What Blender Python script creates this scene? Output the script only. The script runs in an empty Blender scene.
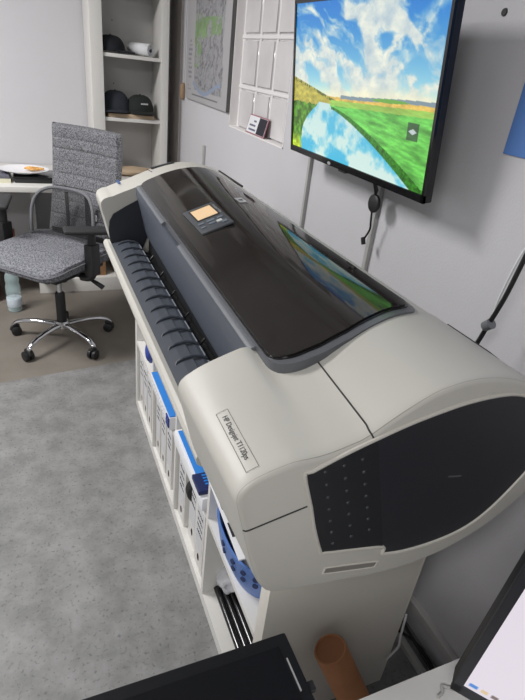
import bpy, bmesh, math, random
import numpy as np
from mathutils import Vector, Matrix
C = bpy.context.scene.collection
PI = math.pi
random.seed(4)

# ------------------------------------------------------------------ camera
def cam_axes(yaw, pitch, roll):
    cy, sy, cp, sp = math.cos(yaw), math.sin(yaw), math.cos(pitch), math.sin(pitch)
    f = Vector((sy*cp, cy*cp, -sp)); r = Vector((cy, -sy, 0)); u = r.cross(f)
    return (r*math.cos(roll)+u*math.sin(roll), u*math.cos(roll)-r*math.sin(roll), f)
cd = bpy.data.cameras.new('camera'); cam = bpy.data.objects.new('camera', cd); C.objects.link(cam)
r_, u_, f_ = cam_axes(0.44671, 0.49623, 0.12203)
M = Matrix((r_, u_, -f_)).transposed().to_4x4(); M.translation = Vector((-0.9617, -0.6237, 1.4802))
cam.matrix_world = M
cd.sensor_fit = 'HORIZONTAL'; cd.sensor_width = 36; cd.lens = 36*522.5/525; cd.clip_start = .02
bpy.context.scene.camera = cam

# ------------------------------------------------------------------ light
w = bpy.data.worlds.new('world'); bpy.context.scene.world = w; w.use_nodes = True
w.node_tree.nodes['Background'].inputs[0].default_value = (.80, .88, 1, 1)
w.node_tree.nodes['Background'].inputs[1].default_value = 1.0
def area(name, loc, target, sx, sy, power, col=(1, 1, 1)):
    l = bpy.data.lights.new(name, 'AREA'); l.shape = 'RECTANGLE'; l.size = sx; l.size_y = sy
    l.energy = power; l.color = col
    o = bpy.data.objects.new(name, l); C.objects.link(o); o.location = loc
    o.rotation_euler = (Vector(target)-Vector(loc)).to_track_quat('-Z', 'Y').to_euler()
    return o
area('ceiling_light_far', (-2.3, 1.7, 2.50), (-2.3, 1.7, 0), 1.3, .5, 92, (1, .985, .98))
area('ceiling_light_near', (-2.2, -1.3, 2.50), (-2.2, -1.3, 0), 1.3, .5, 48, (1, .985, .98))
vs = bpy.context.scene.view_settings
vs.view_transform = 'Standard'; vs.look = 'None'; vs.gamma = 1; vs.use_curve_mapping = False
vs.exposure = 0.0

# ------------------------------------------------------------------ materials
def mat(name, col, rough=.5, metal=0, noise=None, bump=None, spec=None, coat=0, emit=None, trans=0, alpha=1):
    """noise=(scale, amount, colour2), bump=(scale, strength)"""
    m = bpy.data.materials.new(name); m.use_nodes = True; nt = m.node_tree; b = nt.nodes['Principled BSDF']
    b.inputs['Base Color'].default_value = (*col, 1); b.inputs['Roughness'].default_value = rough
    b.inputs['Metallic'].default_value = metal
    if spec is not None: b.inputs['Specular IOR Level'].default_value = spec
    if coat: b.inputs['Coat Weight'].default_value = coat; b.inputs['Coat Roughness'].default_value = .03
    if trans: b.inputs['Transmission Weight'].default_value = trans
    if alpha < 1: b.inputs['Alpha'].default_value = alpha
    tc = nt.nodes.new('ShaderNodeTexCoord')
    if noise:
        n = nt.nodes.new('ShaderNodeTexNoise'); n.inputs['Scale'].default_value = noise[0]; n.inputs['Detail'].default_value = 6
        rp = nt.nodes.new('ShaderNodeMapRange'); rp.inputs['From Min'].default_value = .5-noise[1]; rp.inputs['From Max'].default_value = .5+noise[1]
        mx = nt.nodes.new('ShaderNodeMix'); mx.data_type = 'RGBA'
        mx.inputs['A'].default_value = (*col, 1); mx.inputs['B'].default_value = (*noise[2], 1)
        nt.links.new(tc.outputs['Object'], n.inputs['Vector']); nt.links.new(n.outputs['Fac'], rp.inputs['Value'])
        nt.links.new(rp.outputs['Result'], mx.inputs['Factor']); nt.links.new(mx.outputs['Result'], b.inputs['Base Color'])
    if bump:
        n2 = nt.nodes.new('ShaderNodeTexNoise'); n2.inputs['Scale'].default_value = bump[0]; n2.inputs['Detail'].default_value = 4
        bp = nt.nodes.new('ShaderNodeBump'); bp.inputs['Strength'].default_value = bump[1]; bp.inputs['Distance'].default_value = .002
        nt.links.new(tc.outputs['Object'], n2.inputs['Vector']); nt.links.new(n2.outputs['Fac'], bp.inputs['Height'])
        nt.links.new(bp.outputs['Normal'], b.inputs['Normal'])
    if emit:
        b.inputs['Emission Color'].default_value = (*col, 1); b.inputs['Emission Strength'].default_value = emit
    return m
WALL = mat('wall_paint', (.575, .57, .59), .75, bump=(160, .35), noise=(3, .3, (.545, .54, .56)))
WHITEWALL = mat('board_white', (.60, .60, .60), .5)
REVEAL = mat('reveal_paint', (.80, .78, .77), .6)
CEIL = mat('ceiling_paint', (.72, .72, .71), .8)
CREAM = mat('cream_plastic', (.50, .488, .445), .42, bump=(900, .12))
CREAM_LIT = mat('cream_plastic_lit', (.53, .51, .46), .45, bump=(900, .12))  # warmer copy of the cream, light on the end band put into the colour
GAP = mat('seam_dark', (.03, .03, .03), .8)
DARKP = mat('dark_blue_plastic', (.014, .015, .021), .42, bump=(700, .35))
SLATE = mat('slate_plastic', (.052, .06, .075), .45, bump=(500, .15))
SLATE2 = mat('slate_wall_plastic', (.085, .098, .125), .4, bump=(500, .1))
BLACKT = mat('black_trough', (.010, .011, .013), .6)
BEZEL = mat('grey_bezel', (.095, .10, .11), .3)
LID = mat('smoked_glass_lid', (.019, .016, .0145), .06, spec=.4, noise=(5, .25, (.016, .0135, .0125)))
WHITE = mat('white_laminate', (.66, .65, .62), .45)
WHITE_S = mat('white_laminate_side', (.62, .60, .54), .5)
PAPERW = mat('white_paper', (.72, .73, .75), .7)
PAPERG = mat('grey_label_paper', (.55, .55, .56), .7)
BLACK = mat('black_plastic', (.012, .012, .013), .45)
BLACKG = mat('black_gloss', (.006, .006, .007), .15)
GLOSSF = mat('black_film', (.01, .01, .012), .12)
INK = mat('black_ink', (.02, .02, .03), .8)
CHROME = mat('chrome', (.62, .63, .65), .12, 1)
FAB = mat('heather_grey_fabric', (.072, .073, .080), .95, noise=(170, .10, (.235, .238, .255)), bump=(300, .6))
FAB2 = mat('heather_grey_seat_fabric', (.075, .078, .087), .95, noise=(150, .10, (.235, .24, .265)), bump=(300, .6))
PIPE = mat('grey_piping', (.22, .225, .24), .9, noise=(500, .15, (.08, .08, .09)))
BLUE = mat('blue_cardboard', (.02, .20, .62), .5)
BLUEB = mat('blue_basket_plastic', (.10, .20, .50), .4)
BLUEP = mat('blue_poster', (.085, .20, .50), .7)
CARD = mat('brown_cardboard', (.34, .185, .085), .8, noise=(20, .2, (.29, .155, .07)))
CARDL = mat('tan_card', (.50, .38, .26), .8)
TUBE = mat('tube_cardboard', (.42, .185, .075), .65, noise=(14, .2, (.34, .145, .06)))
PLASTIC = mat('clear_film', (.75, .76, .80), .15, alpha=.55)
BOTTLE = mat('clear_bottle_plastic', (.60, .75, .76), .08, alpha=.38)
GREYTRUNK = mat('grey_trunking', (.40, .40, .39), .6)
RED = mat('red_plastic', (.35, .03, .03), .5)
TAN = mat('tan_leather', (.42, .27, .12), .6)
CAP1 = mat('navy_felt', (.008, .009, .014), .9)
CAP2 = mat('black_green_felt', (.010, .014, .012), .85)
CAP3 = mat('slate_felt', (.022, .026, .036), .9)
SILVER = mat('silver_print', (.55, .56, .57), .3, .6)
CERAMIC = mat('white_ceramic', (.78, .78, .80), .2)
FOOD = mat('golden_pastry', (.55, .26, .06), .7, noise=(80, .1, (.75, .45, .15)))
GLASSB = mat('glass_block', (.70, .68, .68), .12, noise=(6, .3, (.58, .56, .565)))
GROUT = mat('glass_block_joint', (.80, .78, .78), .35)
GAPSHADE = mat('shaded_gap_grey', (.60, .56, .53), .8)

def floor_mat(name, a, b, sc, lo):
    m = mat(name, a, .55); nt = m.node_tree; bs = nt.nodes['Principled BSDF']; tc = nt.nodes.new('ShaderNodeTexCoord')
    n1 = nt.nodes.new('ShaderNodeTexNoise'); n1.inputs['Scale'].default_value = sc; n1.inputs['Detail'].default_value = 8; n1.inputs['Roughness'].default_value = .68
    n2 = nt.nodes.new('ShaderNodeTexNoise'); n2.inputs['Scale'].default_value = 95; n2.inputs['Detail'].default_value = 3
    cr = nt.nodes.new('ShaderNodeValToRGB'); cr.color_ramp.elements[0].position = .36; cr.color_ramp.elements[0].color = (*a, 1)
    cr.color_ramp.elements[1].position = .64; cr.color_ramp.elements[1].color = (*b, 1)
    c2 = nt.nodes.new('ShaderNodeValToRGB'); c2.color_ramp.elements[0].position = .31; c2.color_ramp.elements[0].color = (lo, lo, lo, 1)
    c2.color_ramp.elements[1].position = .42; c2.color_ramp.elements[1].color = (1, 1, 1, 1)
    mx = nt.nodes.new('ShaderNodeMix'); mx.data_type = 'RGBA'; mx.blend_type = 'MULTIPLY'; mx.inputs['Factor'].default_value = 1
    for n in (n1, n2): nt.links.new(tc.outputs['Object'], n.inputs['Vector'])
    nt.links.new(n1.outputs['Fac'], cr.inputs['Fac']); nt.links.new(n2.outputs['Fac'], c2.inputs['Fac'])
    nt.links.new(cr.outputs['Color'], mx.inputs['A']); nt.links.new(c2.outputs['Color'], mx.inputs['B'])
    nt.links.new(mx.outputs['Result'], bs.inputs['Base Color']); return m
FLOOR = floor_mat('grey_vinyl_floor', (.155, .156, .153), (.25, .25, .247), 9, .60)
FLOOR2 = floor_mat('taupe_smooth_floor', (.165, .148, .125), (.20, .18, .155), 3, .95)

def attr_mat(name, emit=0, rough=.6):
    m = bpy.data.materials.new(name); m.use_nodes = True; nt = m.node_tree; b = nt.nodes['Principled BSDF']
    a = nt.nodes.new('ShaderNodeVertexColor'); a.layer_name = 'picture'; b.inputs['Roughness'].default_value = rough
    if emit:
        b.inputs['Base Color'].default_value = (.005, .005, .005, 1)
        nt.links.new(a.outputs['Color'], b.inputs['Emission Color']); b.inputs['Emission Strength'].default_value = emit
    else: nt.links.new(a.outputs['Color'], b.inputs['Base Color'])
    return m

# ------------------------------------------------------------------ mesh helpers
def link(name, me, m, parent=None, local=False, smooth=False):
    o = bpy.data.objects.new(name, me); C.objects.link(o)
    if m: me.materials.append(m)
    if smooth:
        me.polygons.foreach_set('use_smooth', [len(p.vertices) < 9 for p in me.polygons])
        try: me.set_sharp_from_angle(angle=R(38))
        except Exception: pass
    if parent is not None:
        o.parent = parent
        if not local: o.matrix_parent_inverse = parent_mat[parent.name].inverted()
    return o
def R(a): return math.radians(a)
parent_mat = {}
def thing(name, label, cat, loc=(0, 0, 0), rotz=0, group=None):
    o = bpy.data.objects.new(name, None); C.objects.link(o); o.empty_display_size = .05
    o.location = loc; o.rotation_euler = (0, 0, rotz); o['label'] = label; o['category'] = cat
    if group: o['group'] = group
    parent_mat[o.name] = Matrix.Translation(Vector(loc)) @ Matrix.Rotation(rotz, 4, 'Z')
    return o
def tag(o, label, cat, group=None):
    o['label'] = label; o['category'] = cat
    if group: o['group'] = group
    return o
def struct(o): o['kind'] = 'structure'; return o
def dup(root, loc, rotz=None, label=None, group=None):
    r = root.copy(); C.objects.link(r); r.location = loc
    if rotz is not None: r.rotation_euler = (0, 0, rotz)
    if label: r['label'] = label
    if group: r['group'] = group
    for ch in list(root.children):
        c = ch.copy(); C.objects.link(c); c.parent = r
        for g in ch.children:
            d = g.copy(); C.objects.link(d); d.parent = c
    return r
def bm_me(bm, name):
    bmesh.ops.recalc_face_normals(bm, faces=bm.faces)
    me = bpy.data.meshes.new(name); bm.to_mesh(me); bm.free(); return me
def raw(name, V, F, m, parent=None, local=False, smooth=False, bevel=0, seg=2):
    bm = bmesh.new(); vs_ = [bm.verts.new(v) for v in V]
    for f in F:
        try: bm.faces.new([vs_[i] for i in f])
        except ValueError: pass
    if bevel: bmesh.ops.bevel(bm, geom=list(bm.edges), offset=bevel, segments=seg, profile=.6, affect='EDGES')
    return link(name, bm_me(bm, name), m, parent, local, smooth)
def box(name, lo, hi, m, parent=None, local=False, bevel=0, seg=2, T=None):
    V = [Vector((x, y, z)) for x in (lo[0], hi[0]) for y in (lo[1], hi[1]) for z in (lo[2], hi[2])]
    if T is not None: V = [T @ v for v in V]
    F = [(0, 1, 3, 2), (4, 6, 7, 5), (0, 4, 5, 1), (2, 3, 7, 6), (0, 2, 6, 4), (1, 5, 7, 3)]
    return raw(name, V, F, m, parent, local, bevel > 0, bevel, seg)
def boxes(name, L, m, parent=None, local=False, T=None, bevel=0):
    bm = bmesh.new()
    for lo, hi in L:
        V = [Vector((x, y, z)) for x in (lo[0], hi[0]) for y in (lo[1], hi[1]) for z in (lo[2], hi[2])]
        if T is not None: V = [T @ v for v in V]
        v = [bm.verts.new(p) for p in V]
        for f in [(0, 1, 3, 2), (4, 6, 7, 5), (0, 4, 5, 1), (2, 3, 7, 6), (0, 2, 6, 4), (1, 5, 7, 3)]: bm.faces.new([v[i] for i in f])
    if bevel: bmesh.ops.bevel(bm, geom=list(bm.edges), offset=bevel, segments=1, affect='EDGES')
    return link(name, bm_me(bm, name), m, parent, local)
def catmull(P, n=6, cyc=False):
    P = [Vector(p) for p in P]; out = []; N = len(P)
    for i in range(N if cyc else N-1):
        a, b, c, d = (P[(i-1) % N] if cyc or i > 0 else P[0]), P[i], P[(i+1) % N], (P[(i+2) % N] if cyc or i+2 < N else P[-1])
        for k in range(n):
            t = k/n
            out.append(.5*((2*b)+(c-a)*t+(2*a-5*b+4*c-d)*t*t+(3*b-a-3*c+d)*t**3))
    if not cyc: out.append(P[-1])
    return out
def tube_bm(bm, P, r, n=10, cyc=False):
    P = [Vector(p) for p in P]; N = len(P); rings = []
    up = Vector((0, 0, 1))
    prev = None
    for i, p in enumerate(P):
        a = P[(i-1) % N] if cyc or i > 0 else p; b = P[(i+1) % N] if cyc or i < N-1 else p
        t = (b-a).normalized()
        if prev is None:
            s = t.cross(up);
            if s.length < .1: s = t.cross(Vector((1, 0, 0)))
            s.normalize()
        else:
            s = prev-t*prev.dot(t); s.normalize()
        prev = s; q = t.cross(s); rr = r[i] if isinstance(r, (list, tuple)) else r
        rings.append([bm.verts.new(p+(s*math.cos(2*PI*k/n)+q*math.sin(2*PI*k/n))*rr) for k in range(n)])
    for i in range(N if cyc else N-1):
        A, B = rings[i], rings[(i+1) % N]
        for k in range(n): bm.faces.new((A[k], A[(k+1) % n], B[(k+1) % n], B[k]))
    if not cyc:
        bm.faces.new(rings[0][::-1]); bm.faces.new(rings[-1])
def tube(name, P, r, m, parent=None, local=False, n=10, smooth=0, cyc=False):
    if smooth:
        if isinstance(r, (list, tuple)):
            k = len(r); r = [float(np.interp(i/smooth, range(k), r)) for i in range((k-1)*smooth+1)]
        P = catmull(P, smooth, cyc)
    bm = bmesh.new(); tube_bm(bm, P, r, n, cyc)
    return link(name, bm_me(bm, name), m, parent, local, True)
def lathe(name, prof, m, parent=None, local=False, T=Matrix(), n=28):
    """prof: (radius, height) pairs about local z"""
    bm = bmesh.new(); rings = []
    for (r, h) in prof:
        if r < 1e-5: rings.append([bm.verts.new(T @ Vector((0, 0, h)))])
        else: rings.append([bm.verts.new(T @ Vector((r*math.cos(2*PI*k/n), r*math.sin(2*PI*k/n), h))) for k in range(n)])
    for A, B in zip(rings, rings[1:]):
        for k in range(n):
            a = [A[k % len(A)], A[(k+1) % len(A)], B[(k+1) % len(B)], B[k % len(B)]]
            u = list(dict.fromkeys(a))
            if len(u) > 2: bm.faces.new(u)
    if len(rings[0]) > 1: bm.faces.new(rings[0][::-1])
    if len(rings[-1]) > 1: bm.faces.new(rings[-1])
    return link(name, bm_me(bm, name), m, parent, local, True)
def loft(name, rings, m, parent=None, local=False, smooth=True, cap=True):
    bm = bmesh.new(); RR = [[bm.verts.new(p) for p in r] for r in rings]; n = len(rings[0])
    for A, B in zip(RR, RR[1:]):
        for k in range(n): bm.faces.new((A[k], A[(k+1) % n], B[(k+1) % n], B[k]))
    if cap: bm.faces.new(RR[0][::-1]); bm.faces.new(RR[-1])
    return link(name, bm_me(bm, name), m, parent, local, smooth)
def prism_y(name, sec, y0, y1, m, parent=None, local=False, smooth=False):
    return loft(name, [[Vector((x, y0, z)) for x, z in sec], [Vector((x, y1, z)) for x, z in sec]], m, parent, local, smooth)
def bumpy(name, c, rad, m, parent=None, local=False, seed=0, amp=.12, flat=None, sub=3):
    bm = bmesh.new(); bmesh.ops.create_icosphere(bm, subdivisions=sub, radius=1)
    rn = random.Random(seed); ph = [(rn.uniform(2, 4), rn.uniform(0, 6), Vector((rn.uniform(-1, 1), rn.uniform(-1, 1), rn.uniform(-1, 1)))) for _ in range(5)]
    for v in bm.verts:
        d = 1+amp*sum(math.sin(f*v.co.dot(k)*2+p) for f, p, k in ph)/2.2
        v.co *= d
        v.co = Vector((v.co.x*rad[0], v.co.y*rad[1], v.co.z*rad[2]))
        if flat is not None and v.co.z < flat: v.co.z = flat
        v.co += Vector(c)
    return link(name, bm_me(bm, name), m, parent, local, True)
def text(name, s, size, T, m, parent=None, ext=.0003):
    cu = bpy.data.curves.new(name, 'FONT'); cu.body = s; cu.size = size; cu.extrude = ext; cu.align_x = 'CENTER'; cu.align_y = 'CENTER'
    o = bpy.data.objects.new(name+'_tmp', cu); C.objects.link(o)
    dg = bpy.context.evaluated_depsgraph_get(); me = bpy.data.meshes.new_from_object(o.evaluated_get(dg))
    bpy.data.objects.remove(o); bpy.data.curves.remove(cu)
    me.transform(T); me.materials.clear()
    return link(name, me, m, parent)
def frame(o, ex, ey):
    ex = Vector(ex).normalized(); ey = Vector(ey); ey = (ey-ex*ey.dot(ex)).normalized(); ez = ex.cross(ey)
    T = Matrix((ex, ey, ez)).transposed().to_4x4(); T.translation = Vector(o); return T

# value noise for painted pictures on screens and prints
def vnoise(seed, n=64):
    g = np.random.RandomState(seed).rand(n, n)
    def f(x, y):
        xi = np.floor(x).astype(int); yi = np.floor(y).astype(int); fx = x-xi; fy = y-yi
        fx = fx*fx*(3-2*fx); fy = fy*fy*(3-2*fy)
        a = g[xi % n, yi % n]; b = g[(xi+1) % n, yi % n]; c = g[xi % n, (yi+1) % n]; d = g[(xi+1) % n, (yi+1) % n]
        return (a*(1-fx)+b*fx)*(1-fy)+(c*(1-fx)+d*fx)*fy
    return f
def fbm(seed, x, y, o=5):
    s = 0; a = .5; t = 0
    for i in range(o): s = s+a*vnoise(seed+i)(x*2**i, y*2**i); t += a; a *= .55
    return s/t
def picture(name, T, W, H, nx, ny, fn, m, parent):
    """flat grid W x H (local x right, y up, origin lower left) with per-vertex colour fn(u, v)"""
    u, v = np.meshgrid(np.linspace(0, 1, nx), np.linspace(0, 1, ny))
    col = np.clip(fn(u.ravel(), v.ravel()), 0, 1); lin = np.where(col < .04045, col/12.92, ((col+.055)/1.055)**2.4)
    V = [T @ Vector((a*W, b*H, 0)) for a, b in zip(u.ravel(), v.ravel())]
    F = [(j*nx+i, j*nx+i+1, (j+1)*nx+i+1, (j+1)*nx+i) for j in range(ny-1) for i in range(nx-1)]
    me = bpy.data.meshes.new(name); me.from_pydata(V, [], F)
    ca = me.color_attributes.new('picture', 'FLOAT_COLOR', 'POINT')
    ca.data.foreach_set('color', np.concatenate([lin, np.ones((len(lin), 1))], 1).astype(np.float32).ravel())
    return link(name, me, m, parent)

# ================================================================== STRUCTURE
RX0, RY0, RY1, RZ = -4.2, -2.6, 3.34, 2.62
bx = lambda y: 1.785+(y+1.185)*.144          # joint between the two floor coverings
struct(raw('floor', [(RX0, RY0, 0), (0.0, RY0, 0), (0.0, bx(0), 0), (RX0, bx(RX0), 0), (RX0, RY0, -.1), (0.0, RY0, -.1), (0.0, bx(0), -.1), (RX0, bx(RX0), -.1)],
    [(0, 1, 2, 3), (4, 7, 6, 5), (0, 4, 5, 1), (1, 5, 6, 2), (2, 6, 7, 3), (3, 7, 4, 0)], FLOOR))
struct(raw('floor_back', [(RX0, bx(RX0), 0), (0.0, bx(0), 0), (0.0, RY1, 0), (RX0, RY1, 0), (RX0, bx(RX0), -.1), (0.0, bx(0), -.1), (0.0, RY1, -.1), (RX0, RY1, -.1)],
    [(0, 1, 2, 3), (4, 7, 6, 5), (0, 4, 5, 1), (1, 5, 6, 2), (2, 6, 7, 3), (3, 7, 4, 0)], FLOOR2))
struct(box('ceiling', (RX0, RY0, RZ), (.3, RY1+.1, RZ+.1), CEIL))
struct(box('wall_back', (RX0, RY1, 0), (0, RY1+.1, RZ), WALL))
struct(box('wall_left', (RX0-.1, RY0, 0), (RX0, RY1, RZ), WALL))
struct(box('wall_front', (RX0, RY0-.1, 0), (0, RY0, RZ), WALL))
WY0, WY1, WZ0, WZ1 = 1.425, 2.10, 1.19, 2.09
rw = boxes('wall_right', [((0, RY0, 0), (.3, WY0, RZ)), ((0, WY1, 0), (.3, 3.06, RZ)), ((0, WY0, 0), (.3, WY1, WZ0)), ((0, WY0, WZ1), (.3, WY1, RZ)), ((.02, 3.06, 0), (.3, RY1, RZ))], WALL)
struct(rw)
struct(boxes('trim_window_reveal', [((-.001, WY0, WZ0), (.04, WY0+.006, WZ1)), ((-.001, WY1-.006, WZ0), (.04, WY1, WZ1)), ((-.001, WY0, WZ0), (.04, WY1, WZ0+.006))], REVEAL))
# glass block window: three blocks wide
win = struct(boxes('window_1', [((.10, WY0, WZ0), (.16, WY1, WZ1))], GLASSB))
YJ = [1.489, 1.682, 1.870, 2.078]; ZJ = [1.168, 1.378, 1.588, 1.798, 2.008]
gbm = bmesh.new()
for y0, y1 in zip([1.41]+YJ[:-1], YJ):
    for z0, z1 in zip(ZJ, ZJ[1:]):
        z0_ = max(z0, WZ0-.004); y0_ = max(y0, WY0-.004)
        r = bmesh.ops.create_cube(gbm, size=1)
        for v in r['verts']: v.co = Vector((.068+v.co.x*.070, (y0_+y1)/2+v.co.y*(y1-y0_-.014), (z0_+z1)/2+v.co.z*(z1-z0_-.014)))
bmesh.ops.bevel(gbm, geom=list(gbm.edges), offset=.010, segments=3, affect='EDGES')
g = link('glass_blocks', bm_me(gbm, 'gb'), GLASSB, None, True, True); g.parent = win
j = boxes('window_joints', [((.038, y-.0085, WZ0), (.10, y+.0085, WZ1)) for y in YJ[:3]] +
    [((.036, WY0, z-.0085), (.10, WY1, z+.0085)) for z in ZJ[1:]] + [((.040, 2.07, WZ0), (.10, WY1, WZ1))], GROUT, bevel=.003)
j.parent = win
# added strip over the shaded wall gap behind the tall shelf, toned to match, cable ducts on the right wall, duct at the floor
struct(box('trim_shaded_gap', (-.012, 3.07, 0), (.018, RY1, RZ), GAPSHADE))
struct(box('trim_cable_duct_window', (-.014, 1.150, .50), (0, 1.166, 1.42), GREYTRUNK, bevel=.002))
struct(box('trim_cable_duct_screen', (-.014, .690, .50), (0, .707, 1.42), GREYTRUNK, bevel=.002))
struct(box('trim_cable_duct_corner', (-.014, 2.47, .70), (0, 2.495, 1.035), GREYTRUNK, bevel=.002))
struct(box('baseboard_right', (-.022, RY0, .085), (0, 1.9, .118), mat('duct_white', (.52, .51, .50), .5), bevel=.002))
struct(box('trim_floor_channel', (-.07, -1.2, .0), (-.05, 1.6, .02), GREYTRUNK, bevel=.002))

# ================================================================== SHELF UNIT UNDER THE PRINTER
UX0, UX1, UH = -.592, -.188, .765
u = thing('cube_shelf', 'long low white cube shelf full of binders carrying the wide-format printer', 'shelf', ((UX0+UX1)/2, .735, 0))
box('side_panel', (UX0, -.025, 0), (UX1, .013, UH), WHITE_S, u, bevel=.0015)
box('side_panel', (UX0, 1.432, 0), (UX1, 1.47, UH), WHITE, u, bevel=.0015)
box('top_board', (UX0, .013, UH-.038), (UX1, 1.432, UH), WHITE, u)
box('bottom_board', (UX0, .013, 0), (UX1, 1.432, .038), WHITE, u)
DV = [.372, .735, 1.098]
for k, d in enumerate([.013]+DV):
    e = ([.013]+DV+[1.432])[k+1]
    box('middle_board', (UX0, d+(.008 if k else 0), .342), (UX1, e-(.008 if k < 3 else 0), .358), WHITE, u)
for d in DV: box('divider', (UX0, d-.008, .038), (UX1, d+.008, UH-.038), WHITE, u)
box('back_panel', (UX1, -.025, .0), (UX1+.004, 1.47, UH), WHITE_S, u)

# binders, spine toward the room
def binder(loc, label, t=.078, h=.282, spine=WHITE, marks=3, cover=WHITE):
    b = thing('ring_binder', label, 'binder', loc, 0, 'binders in the cube shelf')
    box('cover', (.002, -t/2, 0), (.285, t/2, h), cover, b, True, .002)
    box('spine', (0, -t/2+.001, .001), (.0035, t/2-.001, h-.001), spine, b, True, .001)
    box('spine_label', (-.0008, -t/2+.009, .085), (.0006, t/2-.009, h-.02), PAPERG, b, True)
    rn = random.Random(int(loc[1]*1000))
    for i in range(marks):
        z = h-.05-i*.026-rn.uniform(0, .006); P = []; y = -t/2+.015; k = 0
        while y < t/2-.018: P.append((-.0012, y, z+(.009*rn.uniform(.4, 1) if k % 2 else 0))); y += rn.uniform(.0025, .006); k += 1
        tube('handwriting', P, .0011, INK, b, True, n=4)
    lathe('finger_hole', [(.0001, -.0012), (.010, -.0012), (.0115, 0), (.0001, 0)], BLACK, b, True, frame((0, 0, .048), (0, 1, 0), (0, 0, 1)) @ Matrix.Diagonal((.8, 1.3, -1, 1)))
    return b
for i, (y, lab) in enumerate([(1.385, 'white ring binder in the farthest lower cube, by the end panel'), (1.30, 'white ring binder in the middle of the farthest lower cube'), (1.215, 'white ring binder in the farthest lower cube, nearest its divider'),
        (1.045, 'white ring binder in the second cube from the far end, its farthest one'), (.955, 'white ring binder in the middle of the cube under the blue carton'), (.862, 'white ring binder in the second far cube, nearest the camera'),
        (.675, 'white labelled ring binder in the third cube, its farthest one'), (.565, 'white ring binder beside the round black object in the third cube'), (.462, 'white ring binder with bold handwriting, nearest the camera of all the binders')]):
    binder((UX0+(.012 if i != 7 else .02), y, .038), lab, t=.082 if i > 5 else .076, marks=4 if i in (6, 8) else 3)
# round black thing between two binders
bd = lathe('tape_dispenser', [(.001, 0), (.05, 0), (.055, .006), (.055, .028), (.05, .034), (.001, .034)], BLACK, None, False, frame((UX0+.06, .508, .24), (1, 0, 0), (0, 0, 1)))
bd.name = 'tape_roll'; tag(bd, 'round black roll wedged behind the binders of the third cube', 'roll')
bd.location = (0, .118-.009, 0)
# near lower cube: folded black film, clear sleeve
t = thing('black_tube_case', 'long glossy black ridged case lying in the nearest lower cube', 'case', (-.52, .21, .038))
for k in range(3): tube('case_tube', [(-.548+.019*k, .060, .054+.002*k), (-.548+.019*k, .360, .054+.002*k)], .0095, GLOSSF, t, n=12)
box('case_back', (-.500, .055, .038), (-.478, .365, .088), mat('case_grey', (.05, .05, .055), .35), t, bevel=.004)
bumpy('plastic_sleeve', (-.520, .358-.0+.035-.05, .105), (.035, .045, .035), PLASTIC, t, seed=12, amp=.15)
sl = bumpy('plastic_bag', (-.425, .205, .105), (.045, .135, .067), mat('milky_film', (.66, .66, .70), .3), None, False, 17, .22, -.066, 4)
tag(sl, 'crumpled white plastic bag behind the black case in the near lower cube', 'bag')
pg = boxes('paper_stack', [((-.37, .055, .038), (-.20, .30, .20))], PAPERW, bevel=.002); tag(pg, 'white paper stack at the back of the nearest lower cube', 'papers')

# upper row contents
ub = thing('plastic_bag', 'white plastic bag with blue print in the farthest upper cube', 'bag', (UX0+.12, 1.26, .358))
bumpy('bag_body', (UX0+.13, 1.26, .44), (.135, .150, .095), PAPERW, ub, seed=3, amp=.14, flat=-.08, sub=4)
bumpy('blue_print', (UX0+.012, 1.20, .43), (.02, .03, .05), mat('print_blue', (.03, .06, .30), .5), ub, seed=8, amp=.2)
t = thing('carton', 'blue and white carton in the upper cube above the binders', 'box', (UX0+.1, .93, .358))
T = frame((UX0-.012, 1.075, .3595), (0, -1, 0), (0, 0, 1))
box('carton_body', (0, 0, -.26), (.30, .052, 0), PAPERW, t, T=T, bevel=.003)
box('carton_top', (.004, .051, -.255), (.296, .056, -.001), BLUE, t, T=T, bevel=.001)
rn = random.Random(5)
boxes('printed_text', [((x, y, .0), (x+rn.uniform(.008, .018), y+.006, .0012)) for x in np.arange(.02, .25, .024) for y in (.012, .030)], PAPERG, t, T=T)
box('carton_end', (.262, .01, -.01), (.298, .048, .004), mat('navy_print', (.02, .04, .22), .5), t, T=T)
t = thing('paper_bundle', 'white paper bundle with blue wrap in the upper cube next to the carton', 'bundle', (UX0+.1, .60, .358))
T = frame((UX0-.012, .715, .3595), (0, -1, 0), (0, 0, 1))
box('wrapper', (0, 0, -.25), (.325, .05, 0), PAPERW, t, T=T, bevel=.008)
box('blue_stripe', (.015, .05, -.24), (.24, .054, -.01), BLUE, t, T=T, bevel=.001)
box('dark_end', (.235, .05, -.20), (.31, .066, .006), mat('navy_dark', (.01, .02, .09), .4), t, T=T, bevel=.004)
boxes('blue_marks', [((.245+.012*k, .066, -.10), (.251+.012*k, .067, -.02)) for k in range(4)], BLUE, t, T=T)
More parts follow.
